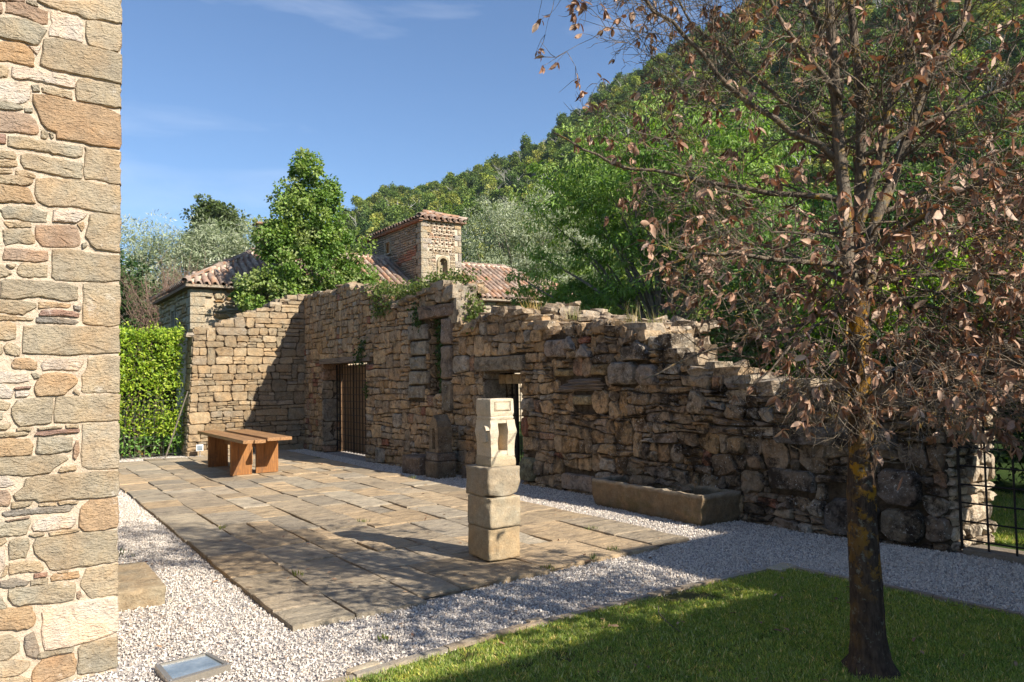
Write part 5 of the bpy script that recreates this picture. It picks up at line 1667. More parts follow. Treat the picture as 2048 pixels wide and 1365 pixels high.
props(link('twig', npmesh('twig', V, F, M['twig'])), 'thin dry curved twig lying on the lawn', 'twig')

# building behind the viewer: its shadow lies over the lawn
vb = thing('villa', 'rendered house behind the viewer', 'house', (7, -6, 0))
mb = MB(); mb.box(4.0, 7.75, -9, -2.9, -.2, 4.86, (.5, .45, .38)); mb.box(7.752, 9.25, -9, -2.9, -.2, 6.15, (.5, .45, .38)); mb.obj('wall', M['house_stone'], vb)
mb = MB(); mb.box(3.9, 7.75, -9.1, -2.85, 4.862, 4.96, (.35, .2, .14)); mb.box(7.7, 9.3, -9.1, -2.85, 6.152, 6.25, (.35, .2, .14)); mb.obj('roof', M['tile'], vb)
for y0 in (1.2, 3.4): 
    mb = MB(); mb.box(4.3 + y0, 5.2 + y0 - .6, -2.898, -2.88, 1.0, 2.3); mb.obj('window', M['glass'], vb)

# ------------------------------------------------------------------ vegetation
def norm(a): return a / (np.linalg.norm(a, axis=-1, keepdims=True) + 1e-9)
def leaf_geo(P, D, N, L, W, col, fold=.25, hexa=False):
    """P base points, D direction, N rough normal; two-triangle folded leaf or a finer curled one"""
    D = norm(D); S = norm(np.cross(D, N)); N = np.cross(S, D)
    L = np.broadcast_to(np.asarray(L, float), (len(P),))[:, None]; W = np.broadcast_to(np.asarray(W, float), (len(P),))[:, None]
    if not hexa:
        V = np.stack([P, P + D * L * .45 + S * W * .5 + N * W * fold, P + D * L, P + D * L * .45 - S * W * .5 + N * W * fold], 1)
        n = len(P); b = np.arange(n)[:, None] * 4
        F = np.concatenate([b + np.array([0, 1, 2]), b + np.array([0, 2, 3])])
        return V.reshape(-1, 3), F, np.repeat(col, 4, axis=0) if np.ndim(col) > 1 else np.tile(col, (len(P) * 4, 1))
    cu = fold
    rows = [(0, 0, 0), (.22, .36, .02), (.5, .5, .10), (.78, .34, .26), (1.0, 0, .42)]
    Vs = []
    for (t, w, c) in rows:
        mid = P + D * L * t - N * L * c * cu
        if w == 0: Vs.append(mid)
        else:
            Vs += [mid + S * W * w + N * W * .22, mid, mid - S * W * w + N * W * .22]
    V = np.stack(Vs, 1)   # 0 | 1 2 3 | 4 5 6 | 7 8 9 | 10
    f = [(0, 1, 2), (0, 2, 3), (1, 4, 5), (1, 5, 2), (2, 5, 6), (2, 6, 3), (4, 7, 8), (4, 8, 5), (5, 8, 9), (5, 9, 6), (7, 10, 8), (8, 10, 9)]
    n = len(P); b = np.arange(n)[:, None] * 11
    F = np.concatenate([b + np.array(q) for q in f])
    return V.reshape(-1, 3), F, np.repeat(col, 11, axis=0) if np.ndim(col) > 1 else np.tile(col, (len(P) * 11, 1))

def crown_cloud(clumps, rad, per, L, W, pal, rg, out=.6, droop=.0, flat=.6, center=None, hollow=.55):
    """leaves in clumps; each clump is a small shell. clumps (n,3), rad (n,)"""
    n = len(clumps)
    idx = np.repeat(np.arange(n), per)
    m_ = len(idx)
    d = norm(rg.normal(size=(m_, 3)))
    r = rad[idx] * (hollow + (1 - hollow) * rg.random(m_)) 
    off = d * r[:, None]; off[:, 2] *= flat
    P = clumps[idx] + off
    D = norm(d * out + rg.normal(size=(m_, 3)) * .6 + np.array([0, 0, -droop]))
    N = norm(rg.normal(size=(m_, 3)) * .5 + np.array([.12, -.35, .75]) + d * .65)
    pal = np.array(pal)
    col = pal[rg.integers(len(pal), size=n)][idx] * rg.uniform(.8, 1.2, (m_, 1))
    Ls = L * rg.uniform(.7, 1.25, m_)
    return leaf_geo(P, D, N, Ls, W * Ls / L, col)

def ellipsoid_points(c, r, n, rg, shell=.62, lo=-1.0):
    d = norm(rg.normal(size=(n * 2, 3)))
    d = d[d[:, 2] > lo][:n]
    k = (shell + (1 - shell) * rg.random(len(d)))[:, None]
    k = np.where(rg.random(len(d))[:, None] < .10, k * 1.14, k)      # sprigs that stand out of the outline
    return np.array(c) + d * k * np.array(r)

def limbs_to(base, pts, rg, r0=.12, n=14, mid=.4):
    mb = MB()
    sel = pts[rg.choice(len(pts), min(n, len(pts)), replace=False)]
    for q in sel:
        b0 = np.array(base) + np.array([0, 0, (q[2] - base[2]) * rg.uniform(.25, .55)])
        m_ = (b0 + q) / 2 + rg.normal(0, .12, 3) + np.array([0, 0, .15])
        V, F = tube([b0, m_, q], [r0 * .45, r0 * .28, r0 * .08], 5)
        mb.add(V, F)
    return mb

def make_tree(name, label, base, height, ells, nclump, crad, per, L, W, pal, mat, bark_m, seed, group=None, cat='tree', r0=.15, droop=0, flat=.6, lean=(0, 0), limbs=16, shell=.6, lo=-1.0, out=.6, stem_top=None):
    rg = np.random.default_rng(seed)
    t = thing(name, label, cat, base, 0, group)
    pts = []
    vols = np.array([e[1][0] * e[1][1] * e[1][2] for e in ells]) ** .7
    for e, v in zip(ells, vols):
        pts.append(ellipsoid_points(e[0], e[1], max(6, int(nclump * v / vols.sum())), rg, shell, lo))
    pts = np.concatenate(pts)
    rad = crad * rg.uniform(.5, 1.55, len(pts))
    V, F, c = crown_cloud(pts, rad, per, L, W, pal, rg, out, droop, flat)
    link('crown', npmesh('crown', V, F, mat, c), t)
    top = stem_top or height * .8
    zz = np.linspace(0, top, 7)
    P = np.stack([base[0] + lean[0] * zz / top + .04 * np.sin(zz * 1.3), base[1] + lean[1] * zz / top + .04 * np.cos(zz * 1.7), base[2] + zz - .1], 1)
    V, F = tube(P, np.linspace(r0, r0 * .3, 7), 8)
    link('trunk', npmesh('trunk', V, F, bark_m, smooth=True), t)
    if limbs:
        limbs_to(np.array(base) + (0, 0, .3), pts, rg, r0, limbs).obj('limbs', bark_m, t)
    return t

G_LIME = [(.18, .28, .055), (.14, .235, .045), (.25, .33, .08), (.30, .35, .13), (.11, .19, .035)]
G_DARK = [(.022, .045, .014), (.030, .055, .018), (.018, .038, .012), (.04, .065, .022)]
G_WIL = [(.36, .39, .26), (.30, .34, .20), (.43, .45, .32), (.25, .29, .16)]
G_ROB = [(.17, .28, .05), (.22, .34, .06), (.31, .41, .11), (.12, .21, .035), (.18, .28, .055)]
G_LAU = [(.28, .40, .03), (.36, .46, .04), (.21, .32, .025), (.43, .50, .07), (.15, .25, .025)]
# lime tree behind the walls
make_tree('lime_tree', 'dense bright green lime tree with a conical crown behind the corner of the walls', (8.1, 23.7, 0), 8.6,
          [((8.20, 23.63, 5.26), (1.62, 1.15, 1.48)), ((8.05, 23.63, 6.76), (1.17, 1.00, 1.28)), ((8.05, 23.63, 7.84), (0.62, 0.65, 0.87)), ((6.76, 23.63, 4.23), (1.12, 0.80, 0.68)), ((9.39, 23.53, 4.44), (0.97, 0.80, 0.87)), ((7.02, 23.63, 5.93), (0.64, 0.60, 0.72))],
          400, .25, 105, .105, .08, G_LIME, M['leaf'], M['bark'], 101, r0=.16, flat=.9, limbs=14, shell=.55)
# silver willows and poplar behind the house
GW = 'silver willows behind the farmhouse'
make_tree('willow_tree', 'silver-green willow nearest the building corner, left of the rounder willow', (7.0, 55, 0), 12.6, [((7.2, 55, 9.3), (3.4, 3, 3.2)), ((9.5, 56, 8.3), (3.0, 3, 3.6))], 300, .75, 80, .30, .055, G_WIL, M['willow_leaf'], M['bark'], 102, GW, droop=.1, r0=.3, limbs=20, out=.9)
make_tree('willow_tree', 'rounded silver-green willow above the hipped end of the farmhouse roof', (12.5, 54, 0), 12.6, [((11.6, 54, 9.0), (3.1, 3, 3.6)), ((14.0, 54, 9.3), (2.6, 3, 3.3)), ((16.4, 55, 8.6), (2.4, 3, 3))], 420, .75, 80, .30, .055, G_WIL, M['willow_leaf'], M['bark'], 103, GW, droop=.1, r0=.3, limbs=20, out=.9)
make_tree('willow_tree', 'tall pale willow directly right of the dovecote, in front of the wooded hill', (30.5, 45, 0), 14.6, [((28.4, 45, 10.6), (2.7, 3, 3.6)), ((31.6, 45, 11.0), (2.9, 3, 4.2)), ((34.8, 45, 10.2), (2.6, 3, 3.8)), ((30, 44, 7.6), (4.2, 3, 3.0))], 640, .72, 85, .27, .05, G_WIL, M['willow_leaf'], M['bark'], 104, GW, droop=.15, r0=.3, limbs=30, out=.9)
make_tree('poplar_tree', 'dark green broad tree top rising behind the silver willows', (16.6, 75, 0), 19, [((16.6, 75, 15.0), (2.5, 2.5, 3.9))], 150, .8, 90, .32, .20, [(.10, .14, .04), (.12, .16, .05), (.08, .11, .035)], M['leaf'], M['bark'], 105, r0=.3)
make_tree('shrub', 'dense dark green bush between the building corner and the farmhouse', (4.3, 35, 0), 6.8, [((3.9, 35, 4.0), (1.6, 1.6, 3.2)), ((5.0, 34, 3.0), (1.3, 1.3, 1.9)), ((2.6, 35, 4.2), (1.6, 1.5, 3.0))], 260, .5, 80, .17, .11, [(.065, .12, .03), (.05, .10, .026), (.09, .14, .04)], M['leaf'], M['bark'], 106, r0=.12)
# bare reddish shrub
def bare_shrub():
    rg = np.random.default_rng(9)
    t = thing('bare_shrub', 'leafless reddish shrub of fine upright twigs left of the farmhouse', 'shrub', (5.9, 33.5, 0))
    mb = MB()
    for k in range(170):
        a = rg.uniform(0, 6.28); r_ = rg.uniform(.1, 1.9); h = rg.uniform(3.6, 6.8)
        b0 = np.array([5.9 + .2 * math.cos(a), 33.5 + .2 * math.sin(a), 1.0]); tip = np.array([5.9 + r_ * 1.25 * math.cos(a), 33.5 + r_ * math.sin(a), h])
        m_ = b0 * .45 + tip * .55 + rg.normal(0, .2, 3)
        V, F = tube([b0, m_, m_ * .4 + tip * .6 + rg.normal(0, .14, 3), tip + rg.normal(0, .15, 3)], [.022, .012, .008, .004], 3, False); mb.add(V, F)
        for q in range(16):
            u = rg.uniform(.4, .95); p_ = b0 * (1 - u) + tip * u + rg.normal(0, .08, 3)
            V, F = tube([p_, p_ + rg.normal(0, .12, 3) + np.array([0, 0, .12]), p_ + rg.normal(0, .32, 3) + np.array([0, 0, .28])], [.007, .005, .003], 3, False); mb.add(V, F)
    mb.obj('branches', M['bare_twig'], t)
bare_shrub()
make_tree('locust_tree', 'tall bright green locust tree with feathery drooping leaves right behind the long wall', (13, 13.4, 0), 8.4,
          [((13, 16.0, 6.2), (1.8, 2.1, 2.1)), ((13, 13.6, 6.4), (2.0, 2.2, 1.8)), ((13.2, 13.2, 4.8), (1.9, 2.4, 1.7)), ((13, 17.0, 4.2), (1.4, 2.0, 1.0)), ((13.4, 11.4, 5.6), (1.8, 1.8, 2.0)), ((12.6, 15.6, 3.4), (1.2, 2.2, 1.0))],
          560, .34, 70, .15, .045, G_ROB, M['leaf'], M['bark'], 110, r0=.13, droop=.75, flat=.35, limbs=46, shell=.25, out=.8, stem_top=6.9)
make_tree('locust_tree', 'younger slim locust tree further right behind the wall, beyond the dry oak twigs', (12.4, 9.6, 0), 5.4,
          [((12.5, 9.9, 3.6), (1.4, 1.5, 1.5)), ((12.3, 8.7, 2.9), (1.3, 1.3, 1.4)), ((12.0, 10.6, 2.2), (1.2, 1.4, 1.2)), ((12.2, 9.2, 1.6), (1.2, 2.0, .9))],
          420, .32, 62, .14, .042, [(.11, .20, .05), (.14, .25, .06), (.18, .28, .09), (.08, .15, .035)], M['leaf'], M['bark'], 111, r0=.06, droop=.6, flat=.4, limbs=24, shell=.3, out=.8)
make_tree('shrub', 'bright yellow-green shrub behind the wall at the right', (12.0, 6.5, 0), 3.8, [((12.2, 6.6, 2.6), (1.2, 1.3, 1.15)), ((11.8, 7.8, 2.0), (1.0, 1.0, 1.2))], 220, .3, 70, .09, .05, G_LAU, M['leaf'], M['bark'], 112, r0=.06)
make_tree('shrub', 'tall dark evergreen hedge mass behind the barred opening at the right edge', (11.5, 4.6, 0), 3.3, [((11.4, 4.6, 1.4), (1.2, 1.9, 1.5)), ((11.9, 3.0, 1.5), (1.2, 1.6, 1.7)), ((12.3, 5.4, 2.0), (1.1, 1.4, 1.3)), ((10.8, 6.4, 1.2), (.9, 1.2, 1.1))], 420, .32, 80, .085, .05, [(.02, .045, .012), (.03, .06, .015), (.04, .09, .02)], M['leaf'], M['bark'], 113, r0=.06)
make_tree('locust_tree', 'deep green tree filling the right background below the hill', (17, 7.0, 0), 7.0, [((17, 7.4, 4.0), (2.2, 3.2, 2.2)), ((17.6, 4.6, 3.8), (2.2, 2.6, 2.4)), ((17, 10.6, 4.0), (2.0, 2.4, 2.2))], 620, .45, 70, .16, .06, [(.07, .14, .03), (.09, .17, .04), (.055, .11, .025)], M['leaf'], M['bark'], 114, r0=.14, droop=.4, limbs=24)

make_tree('locust_tree', 'added leafy tree beyond the wall to the right of the barred opening, shading the garden grass', (10.9, -.6, 0), 4.6, [((10.9, -.3, 2.9), (1.2, 1.7, 1.5)), ((11.2, 1.0, 2.4), (1.2, 1.3, 1.2))], 260, .35, 60, .12, .05, [(.09, .17, .04), (.12, .21, .05)], M['leaf'], M['bark'], 115, r0=.09)  # out of view, added to throw shade on the grass beyond the grid
# laurel hedge with the wire fence in front of it
lh = thing('laurel_hedge', 'sunlit glossy laurel hedge between the building corner and the cross wall', 'hedge', (2.0, 19.4, 0))
rg = np.random.default_rng(15)
n = 24000
P = np.stack([rg.uniform(-1.8, 3.50, n), 18.96 + .38 * rg.random(n) ** 1.3, rg.uniform(.05, 2.86, n)], 1)
P[:, 1] += .17 * vnoise(P[:, 0] * 2.5, P[:, 2] * 2.5, 2) + .05 * vnoise(P[:, 0] * 6, P[:, 2] * 6, 5)
top_ = 2.70 + .10 * vnoise(P[:, 0] * 3, P[:, 0] * 0, 4) + .18 * np.exp(-((P[:, 0] - 3.3) / .25) ** 2)
P = P[P[:, 2] < top_]
thin = (vnoise(P[:, 0] * 1.6, P[:, 2] * 1.6, 9) > .25) & (P[:, 2] < 1.5) & (rg.random(len(P)) < .65)
P = P[~thin]
P2 = np.stack([rg.uniform(-1.8, 3.55, 5000), 19.05 + .9 * rg.random(5000), 2.66 + .24 * rg.random(5000) ** 2], 1)
sho = []
for k in range(34):
    x_ = rg.uniform(-1.5, 3.5); zt = rg.uniform(2.85, 3.10)
    for q in range(16): sho.append((x_ + rg.normal(0, .05), 19.2 + rg.normal(0, .08), 2.65 + (zt - 2.65) * q / 15))
P = np.concatenate([P, P2, np.array(sho)])
D = norm(np.array([.0, -.5, .1]) + rg.normal(size=P.shape) * .6)
N = norm(np.array([.1, -.8, .8]) + rg.normal(size=P.shape) * .5)
palm = np.array(G_LAU)[rg.integers(5, size=len(P))] * rg.uniform(.8, 1.2, (len(P), 1))
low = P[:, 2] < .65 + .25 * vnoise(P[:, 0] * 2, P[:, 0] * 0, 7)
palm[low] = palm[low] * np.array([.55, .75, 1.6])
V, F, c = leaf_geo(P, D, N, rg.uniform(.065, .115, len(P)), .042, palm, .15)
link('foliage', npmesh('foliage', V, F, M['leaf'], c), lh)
mb = MB()
for k in range(60):
    x_ = rg.uniform(-1.7, 3.5)
    V, F = tube([(x_, 19.35, 0), (x_ + rg.normal(0, .12), 19.3, 1.2), (x_ + rg.normal(0, .25), 19.2, 2.6)], [.016, .010, .004], 4); mb.add(V, F)
mb.obj('stems', M['twig'], lh)
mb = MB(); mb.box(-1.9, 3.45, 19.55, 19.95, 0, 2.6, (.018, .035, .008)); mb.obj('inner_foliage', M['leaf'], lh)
wf = thing('wire_fence', 'thin wire mesh fence at the foot of the laurel hedge', 'fence', (2, 18.98, 0))
mb = MB()
for k in range(27):
    x_ = -1.6 + k * .195
    V, F = tube([(x_, 19.0, 0), (x_, 19.0, 1.3)], .003, 4, False); mb.add(V, F)
for k in range(7):
    V, F = tube([(-1.7, 19.004, .06 + k * .2), (3.48, 19.004, .06 + k * .2)], .003, 4, False); mb.add(V, F)
mb.obj('mesh', simple('galvanised_wire', (.16, .17, .16), .5, .6, .5), wf)

# ivy on the ruined wall
def ivy(label, pts, n, spread, pal, seed, L=.055, out=(-1, 0, .3)):
    rg = np.random.default_rng(seed)
    t = thing('ivy', label, 'ivy', tuple(pts[0]), 0, 'ivy on the ruined wall')
    pts = np.array(pts, float)
    k = rg.integers(len(pts) - 1, size=n); u = rg.random(n)[:, None]
    P = pts[k] * (1 - u) + pts[k + 1] * u + rg.normal(size=(n, 3)) * spread
    D = norm(rg.normal(size=(n, 3)) * .6 + np.array([0, 0, -.5])); N = norm(np.array(out) + rg.normal(size=(n, 3)) * .5)
    V, F, c = leaf_geo(P, D, N, L * rg.uniform(.6, 1.3, n), L * .9, np.array(pal)[rg.integers(len(pal), size=n)], .2)
    link('leaves', npmesh('leaves', V, F, M['leaf'], c), t)
    V, F = tube(pts, .007, 4); link('stem', npmesh('stem', V, F, M['twig']), t)
IV = [(.11, .16, .03), (.15, .19, .045), (.08, .13, .025), (.19, .21, .07)]
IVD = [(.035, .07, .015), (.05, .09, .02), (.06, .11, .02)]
def w_(t, z, d=.03): return (float(fs(t)) - d, t, z)
ivy('sunlit pale ivy spilling over the wall top left of the raised lintel', [w_(14.9, 3.52, -.3), w_(14.3, 3.40, -.15), w_(13.6, 3.30, -.2), w_(13.0, 3.34, -.2), w_(12.4, 3.42, -.3), w_(11.9, 3.40, -.4)], 2600, (.16, .13, .085), IV, 1)
ivy('pale ivy tongue hanging down the front below the wall top', [w_(14.3, 3.32), w_(14.15, 3.12), w_(14.25, 2.92), w_(13.7, 3.1)], 420, (.05, .12, .07), IV, 2)
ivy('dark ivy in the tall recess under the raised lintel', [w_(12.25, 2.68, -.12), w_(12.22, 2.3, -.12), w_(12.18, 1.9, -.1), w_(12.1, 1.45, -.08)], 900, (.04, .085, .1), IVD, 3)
ivy('small ivy patch left of the raised lintel', [w_(12.85, 3.05), w_(12.78, 2.75), w_(12.8, 2.62)], 260, (.03, .08, .06), IVD, 4)
ivy('bright ivy clump hanging right of the raised lintel', [w_(11.62, 3.05, -.25), w_(11.40, 2.85, -.2), w_(11.28, 2.66, -.15), w_(11.3, 2.55, -.1)], 620, (.08, .10, .09), IV, 5)
ivy('green creeper drooping over the plank door lintel', [w_(14.8, 2.42), w_(14.95, 2.20), w_(15.2, 2.02)], 240, (.04, .12, .07), IVD, 6)
ivy('tiny green plant rooted beside the plank door', [w_(14.72, 1.52), w_(14.74, 1.34)], 60, (.03, .05, .05), IVD, 7)

# dry grass on the wall tops
def tufts(name, label, centers, per, h, pal, seed, spread=.05, group='dry grass tufts on the wall top', lw=.006):
    for i, cpt in enumerate(centers):
        rg = np.random.default_rng(seed + i)
        n = per
        P = np.array(cpt) + rg.normal(size=(n, 3)) * np.array([spread, spread * 1.5, 0])
        D = norm(np.array([0, 0, 1.0]) + rg.normal(size=(n, 3)) * .28)
        N = norm(rg.normal(size=(n, 3)) + np.array([0, .01, 0]))
        V, F, c = leaf_geo(P, D, N, h * rg.uniform(.4, 1.2, n), lw, np.array(pal)[rg.integers(len(pal), size=n)], .1)
        o = link(name, npmesh(name, V, F, M['grass'], c))
        props(o, label if isinstance(label, str) else label[i], 'grass tuft', group)
DRY = [(.42, .33, .16), (.50, .42, .24), (.22, .24, .08), (.36, .28, .13)]
tufts('grass_tuft', ['tall dry grass tuft above the ivy left of the raised lintel', 'wispy dry stalks on the wall top right of the window slot', 'single dry stalks leaning on the hump of the wall top', 'yellow-green grass tuft on the wall top before the steps down', 'straw-coloured grass standing behind the top step of the wall'],
      [(6.55, 13.9, 3.28), (7.1, 10.2, 2.62), (7.3, 9.4, 2.45), (7.2, 8.0, 2.30), (7.25, 7.6, 2.22)], 46, .32, DRY, 60)
# weeds in paving joints
wd = []
wl_ = []
WL = ['small weed in the second long paving joint, in the sunlit middle', 'small weed at the front paving edge by the foot of the stacked pillar', 'small weed at the paving edge right of the stacked pillar', 'small weed at the paving edge below the last corner slabs', 'small weed in the joint left of the stone trough', 'small weed in the joint crossed by the shadow of the pillar', 'small weed at the far paving edge by the shade line of the wall', 'small weed at the paving edge before the niche shrine', 'small weed in the dappled shade near the front paving corner', 'small weed in the joint just right of the wooden table', 'small weed at the shaded paving edge near the barred door']
for i, (x_, y_) in enumerate([(2.04, 8.9), (3.80, 5.30), (4.33, 5.36), (4.68, 5.52), (5.14, 6.4), (3.40, 8.3), (5.63, 9.7), (5.60, 11.5), (2.05, 6.4), (4.2, 15.3), (5.5, 15.8)]):
    wd.append((x_, y_, .02)); wl_.append(WL[i])
tufts('weed', wl_, wd, 26, .06, [(.08, .13, .03), (.12, .16, .05), (.3, .26, .12)], 80, .025, 'weeds in the paving joints', .008)
tufts('weed', 'low green weed in the gravel near the building corner', [(.92, 8.3, 0)], 60, .06, [(.06, .10, .03), (.04, .07, .02)], 95, .07, None, .012)
tufts('weed', 'tiny green weed in the gravel before the paving corner', [(2.0, 4.55, 0)], 20, .05, [(.1, .16, .04)], 96, .02, None, .01)
tufts('weed', 'broad-leaved weed in the lawn at the lower right', [(2.85, 2.75, .0)], 60, .09, [(.05, .11, .03), (.07, .13, .04)], 97, .05, None, .016)

# ------------------------------------------------------------------ wooded hill: a far-off wood that reads as one mass
def gn_scatter(name, pts, protos, mat_scale, rot_z_only, seed, kind='stuff', label=None, scale_rng=(.7, 1.3), tilt=0.0):
    """points instanced with the prototype meshes, random turn and size"""
    me = bpy.data.meshes.new(name)
    me.vertices.add(len(pts)); me.vertices.foreach_set('co', np.asarray(pts, dtype=np.float32).ravel()); me.update()
    o = link(name, me); props(o, kind=kind)
    ng = bpy.data.node_groups.new(name, 'GeometryNodeTree')
    ng.interface.new_socket('Geometry', in_out='INPUT', socket_type='NodeSocketGeometry')
    ng.interface.new_socket('Geometry', in_out='OUTPUT', socket_type='NodeSocketGeometry')
    N_, L_ = ng.nodes, ng.links
    gi, go = N_.new('NodeGroupInput'), N_.new('NodeGroupOutput')
    col = bpy.data.collections.new(name + '_kinds')
    for p in protos: col.objects.link(p)
    ci = N_.new('GeometryNodeCollectionInfo'); ci.inputs['Collection'].default_value = col
    ci.inputs['Separate Children'].default_value = True; ci.inputs['Reset Children'].default_value = True
    mtp = N_.new('GeometryNodeMeshToPoints')
    iop = N_.new('GeometryNodeInstanceOnPoints')
    iop.inputs['Pick Instance'].default_value = True
    def rnd(dt, lo, hi, sd):
        r = N_.new('FunctionNodeRandomValue'); r.data_type = dt
        if dt == 'INT': r.inputs[4].default_value, r.inputs[5].default_value = lo, hi; out = r.outputs[2]
        elif dt == 'FLOAT_VECTOR': r.inputs[0].default_value, r.inputs[1].default_value = lo, hi; out = r.outputs[0]
        else: r.inputs[2].default_value, r.inputs[3].default_value = lo, hi; out = r.outputs[1]
        r.inputs['Seed'].default_value = sd
        return out
    L_.new(rnd('INT', 0, len(protos) - 1, seed), iop.inputs['Instance Index'])
    if rot_z_only: rv = rnd('FLOAT_VECTOR', (-tilt, -tilt, 0), (tilt, tilt, 6.283), seed + 1)
    else: rv = rnd('FLOAT_VECTOR', (0, 0, 0), (6.283, 6.283, 6.283), seed + 1)
    L_.new(rv, iop.inputs['Rotation'])
    L_.new(rnd('FLOAT', scale_rng[0], scale_rng[1], seed + 2), iop.inputs['Scale'])
    L_.new(gi.outputs[0], mtp.inputs[0]); L_.new(mtp.outputs[0], iop.inputs['Points']); L_.new(ci.outputs[0], iop.inputs['Instance'])
    L_.new(iop.outputs[0], go.inputs[0])
    md = o.modifiers.new('scatter', 'NODES'); md.node_group = ng
    return o
def proto(name, V, F, mat, col):
    me = npmesh(name, V, F, mat, col)
    return bpy.data.objects.new(name, me)
pr_ = []
for k in range(5):
    rg = np.random.default_rng(200 + k)
    ell = [((0, 0, 2.4 + k * .2), (1.5 + .2 * (k % 3), 1.6, 1.6 + .5 * (k == 3))), ((rg.normal(0, .9), rg.normal(0, .9), 3.6 + k * .35), (.9, 1.0, 1.2 + .5 * (k == 3))), ((rg.normal(0, 1.4), rg.normal(0, 1.4), 2.4), (1.1, 1.1, 1.1))]
    pts = np.concatenate([ellipsoid_points(e[0], e[1], 26, rg, .6, -.4) for e in ell])
    pal = [[(.055, .095, .028), (.045, .08, .024), (.07, .11, .032)], [(.04, .07, .025), (.032, .06, .02)], [(.085, .12, .035), (.07, .10, .03)], [(.035, .065, .028), (.045, .075, .03)], [(.06, .085, .035), (.10, .12, .045)]][k]
    V, F, c = crown_cloud(pts, .5 * rg.uniform(.6, 1.4, len(pts)), 26, .34, .24, pal, rg, .6, 0, .8)
    mb = MB()
    V2, F2 = tube([(0, 0, -1), (.1, 0, 1.5), (0, .1, 3.2)], [.12, .09, .04], 4)
    F = np.concatenate([F, np.array([(f[0], f[1], f[2]) for f in F2 if len(f) == 4] + [(f[0], f[2], f[3]) for f in F2 if len(f) == 4]) + len(V)])
    V = np.concatenate([V, V2]); c = np.concatenate([c, np.tile((.25, .23, .2), (len(V2), 1))])
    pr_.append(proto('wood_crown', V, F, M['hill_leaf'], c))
# a dead grey tree among them
rg = np.random.default_rng(300)
mb = MB()
V, F = tube([(0, 0, -1), (0, 0, 3), (.1, .1, 5.5)], [.10, .07, .02], 4); mb.add(V, F, (.5, .46, .42))
for q in range(26):
    z = rg.uniform(1.5, 5); a = rg.uniform(0, 6.28); l_ = rg.uniform(.6, 1.6)
    V, F = tube([(0, 0, z), (l_ * math.cos(a), l_ * math.sin(a), z + l_ * .9)], [.035, .01], 3); mb.add(V, F, (.5, .46, .42))
bm_ = npmesh('bare_crown', np.concatenate(mb.v), mb.f, simple('dead_wood', (.42, .39, .36), .9), np.concatenate(mb.c))
for k in range(2): pr_.append(bpy.data.objects.new('bare_crown', bm_))
rg = np.random.default_rng(31)
pts = []
for az0, az1, r0_, r1_, nn_ in ((-6, 78, 62, 130, 2600), (8, 78, 130, 250, 5200)):
    az = np.radians(rg.uniform(az0, az1, nn_)); r_ = np.sqrt(rg.uniform(r0_ ** 2, r1_ ** 2, nn_))
    x_, y_ = r_ * np.sin(az), r_ * np.cos(az)
    h_ = terrain_h(x_, y_)
    pts.append(np.stack([x_, y_, h_ - .3], 1)[h_ > -5])
pts = np.concatenate(pts)
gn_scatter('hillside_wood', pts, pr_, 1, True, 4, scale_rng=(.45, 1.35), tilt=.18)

# ------------------------------------------------------------------ lawn blades and gravel stones (nobody could count them)
rg = np.random.default_rng(33)
gp = []
for k in range(5):
    n = 14
    P = np.stack([rg.normal(0, .016, n), rg.normal(0, .016, n), np.zeros(n)], 1)
    D = norm(np.stack([rg.normal(0, .55, n), rg.normal(0, .55, n), np.ones(n)], 1)); N = norm(rg.normal(size=(n, 3)))
    pal = np.array([(.25, .34, .07), (.31, .39, .09), (.20, .29, .06), (.50, .46, .24), (.39, .44, .15)])
    V, F, c = leaf_geo(P, D, N, rg.uniform(.018, .042, n), .0045, pal[rg.integers(5, size=n)], .2)
    gp.append(proto('blade_tuft', V, F, M['grass'], c))
from mathutils.geometry import intersect_point_line
def inside(P, poly):
    x_, y_ = P[:, 0], P[:, 1]; r_ = np.zeros(len(P), bool)
    for i in range(len(poly)):
        x1, y1 = poly[i]; x2, y2 = poly[(i + 1) % len(poly)]
        r_ ^= ((y1 > y_) != (y2 > y_)) & (x_ < (x2 - x1) * (y_ - y1) / (y2 - y1 + 1e-12) + x1)
    return r_
LAWN = [(-1.5, 1.2), (5.47, 1.2), (5.50, 2.5), (5.45, 3.58), (5.40, 4.22), (3.96, 4.22), (2.83, 4.17), (1.62, 4.02), (-1.5, 4.0)]
P = np.stack([rg.uniform(-.5, 5.5, 60000), 1.2 + 3.05 * rg.random(60000)], 1)
P = P[inside(P, LAWN)]
P = P[(P[:, 1] > 3.9 - 1.5 * P[:, 0]) & (P[:, 1] > .42 * P[:, 0] - .2)]
bare = vnoise(P[:, 0] * 2.2, P[:, 1] * 2.2, 12) + .5 * vnoise(P[:, 0] * 7, P[:, 1] * 7, 13) + .9 * np.exp(-(np.hypot(P[:, 0] - 3.9, P[:, 1] - 2.5) / .4) ** 2)
P = P[(bare + rg.normal(0, .25, len(P))) < .62]
gn_scatter('lawn_grass', np.stack([P[:, 0], P[:, 1], np.full(len(P), .004)], 1), gp, 1, True, 9, scale_rng=(.5, 1.1), tilt=.5)
# rough grass of the garden beyond the barred opening
P = np.stack([rg.uniform(7.9, 11, 9000), rg.uniform(1.5, 6, 9000)], 1)
gn_scatter('garden_grass', np.stack([P[:, 0], P[:, 1], np.full(len(P), -.02)], 1), gp, 1, True, 19, scale_rng=(1, 1.8), tilt=.25)
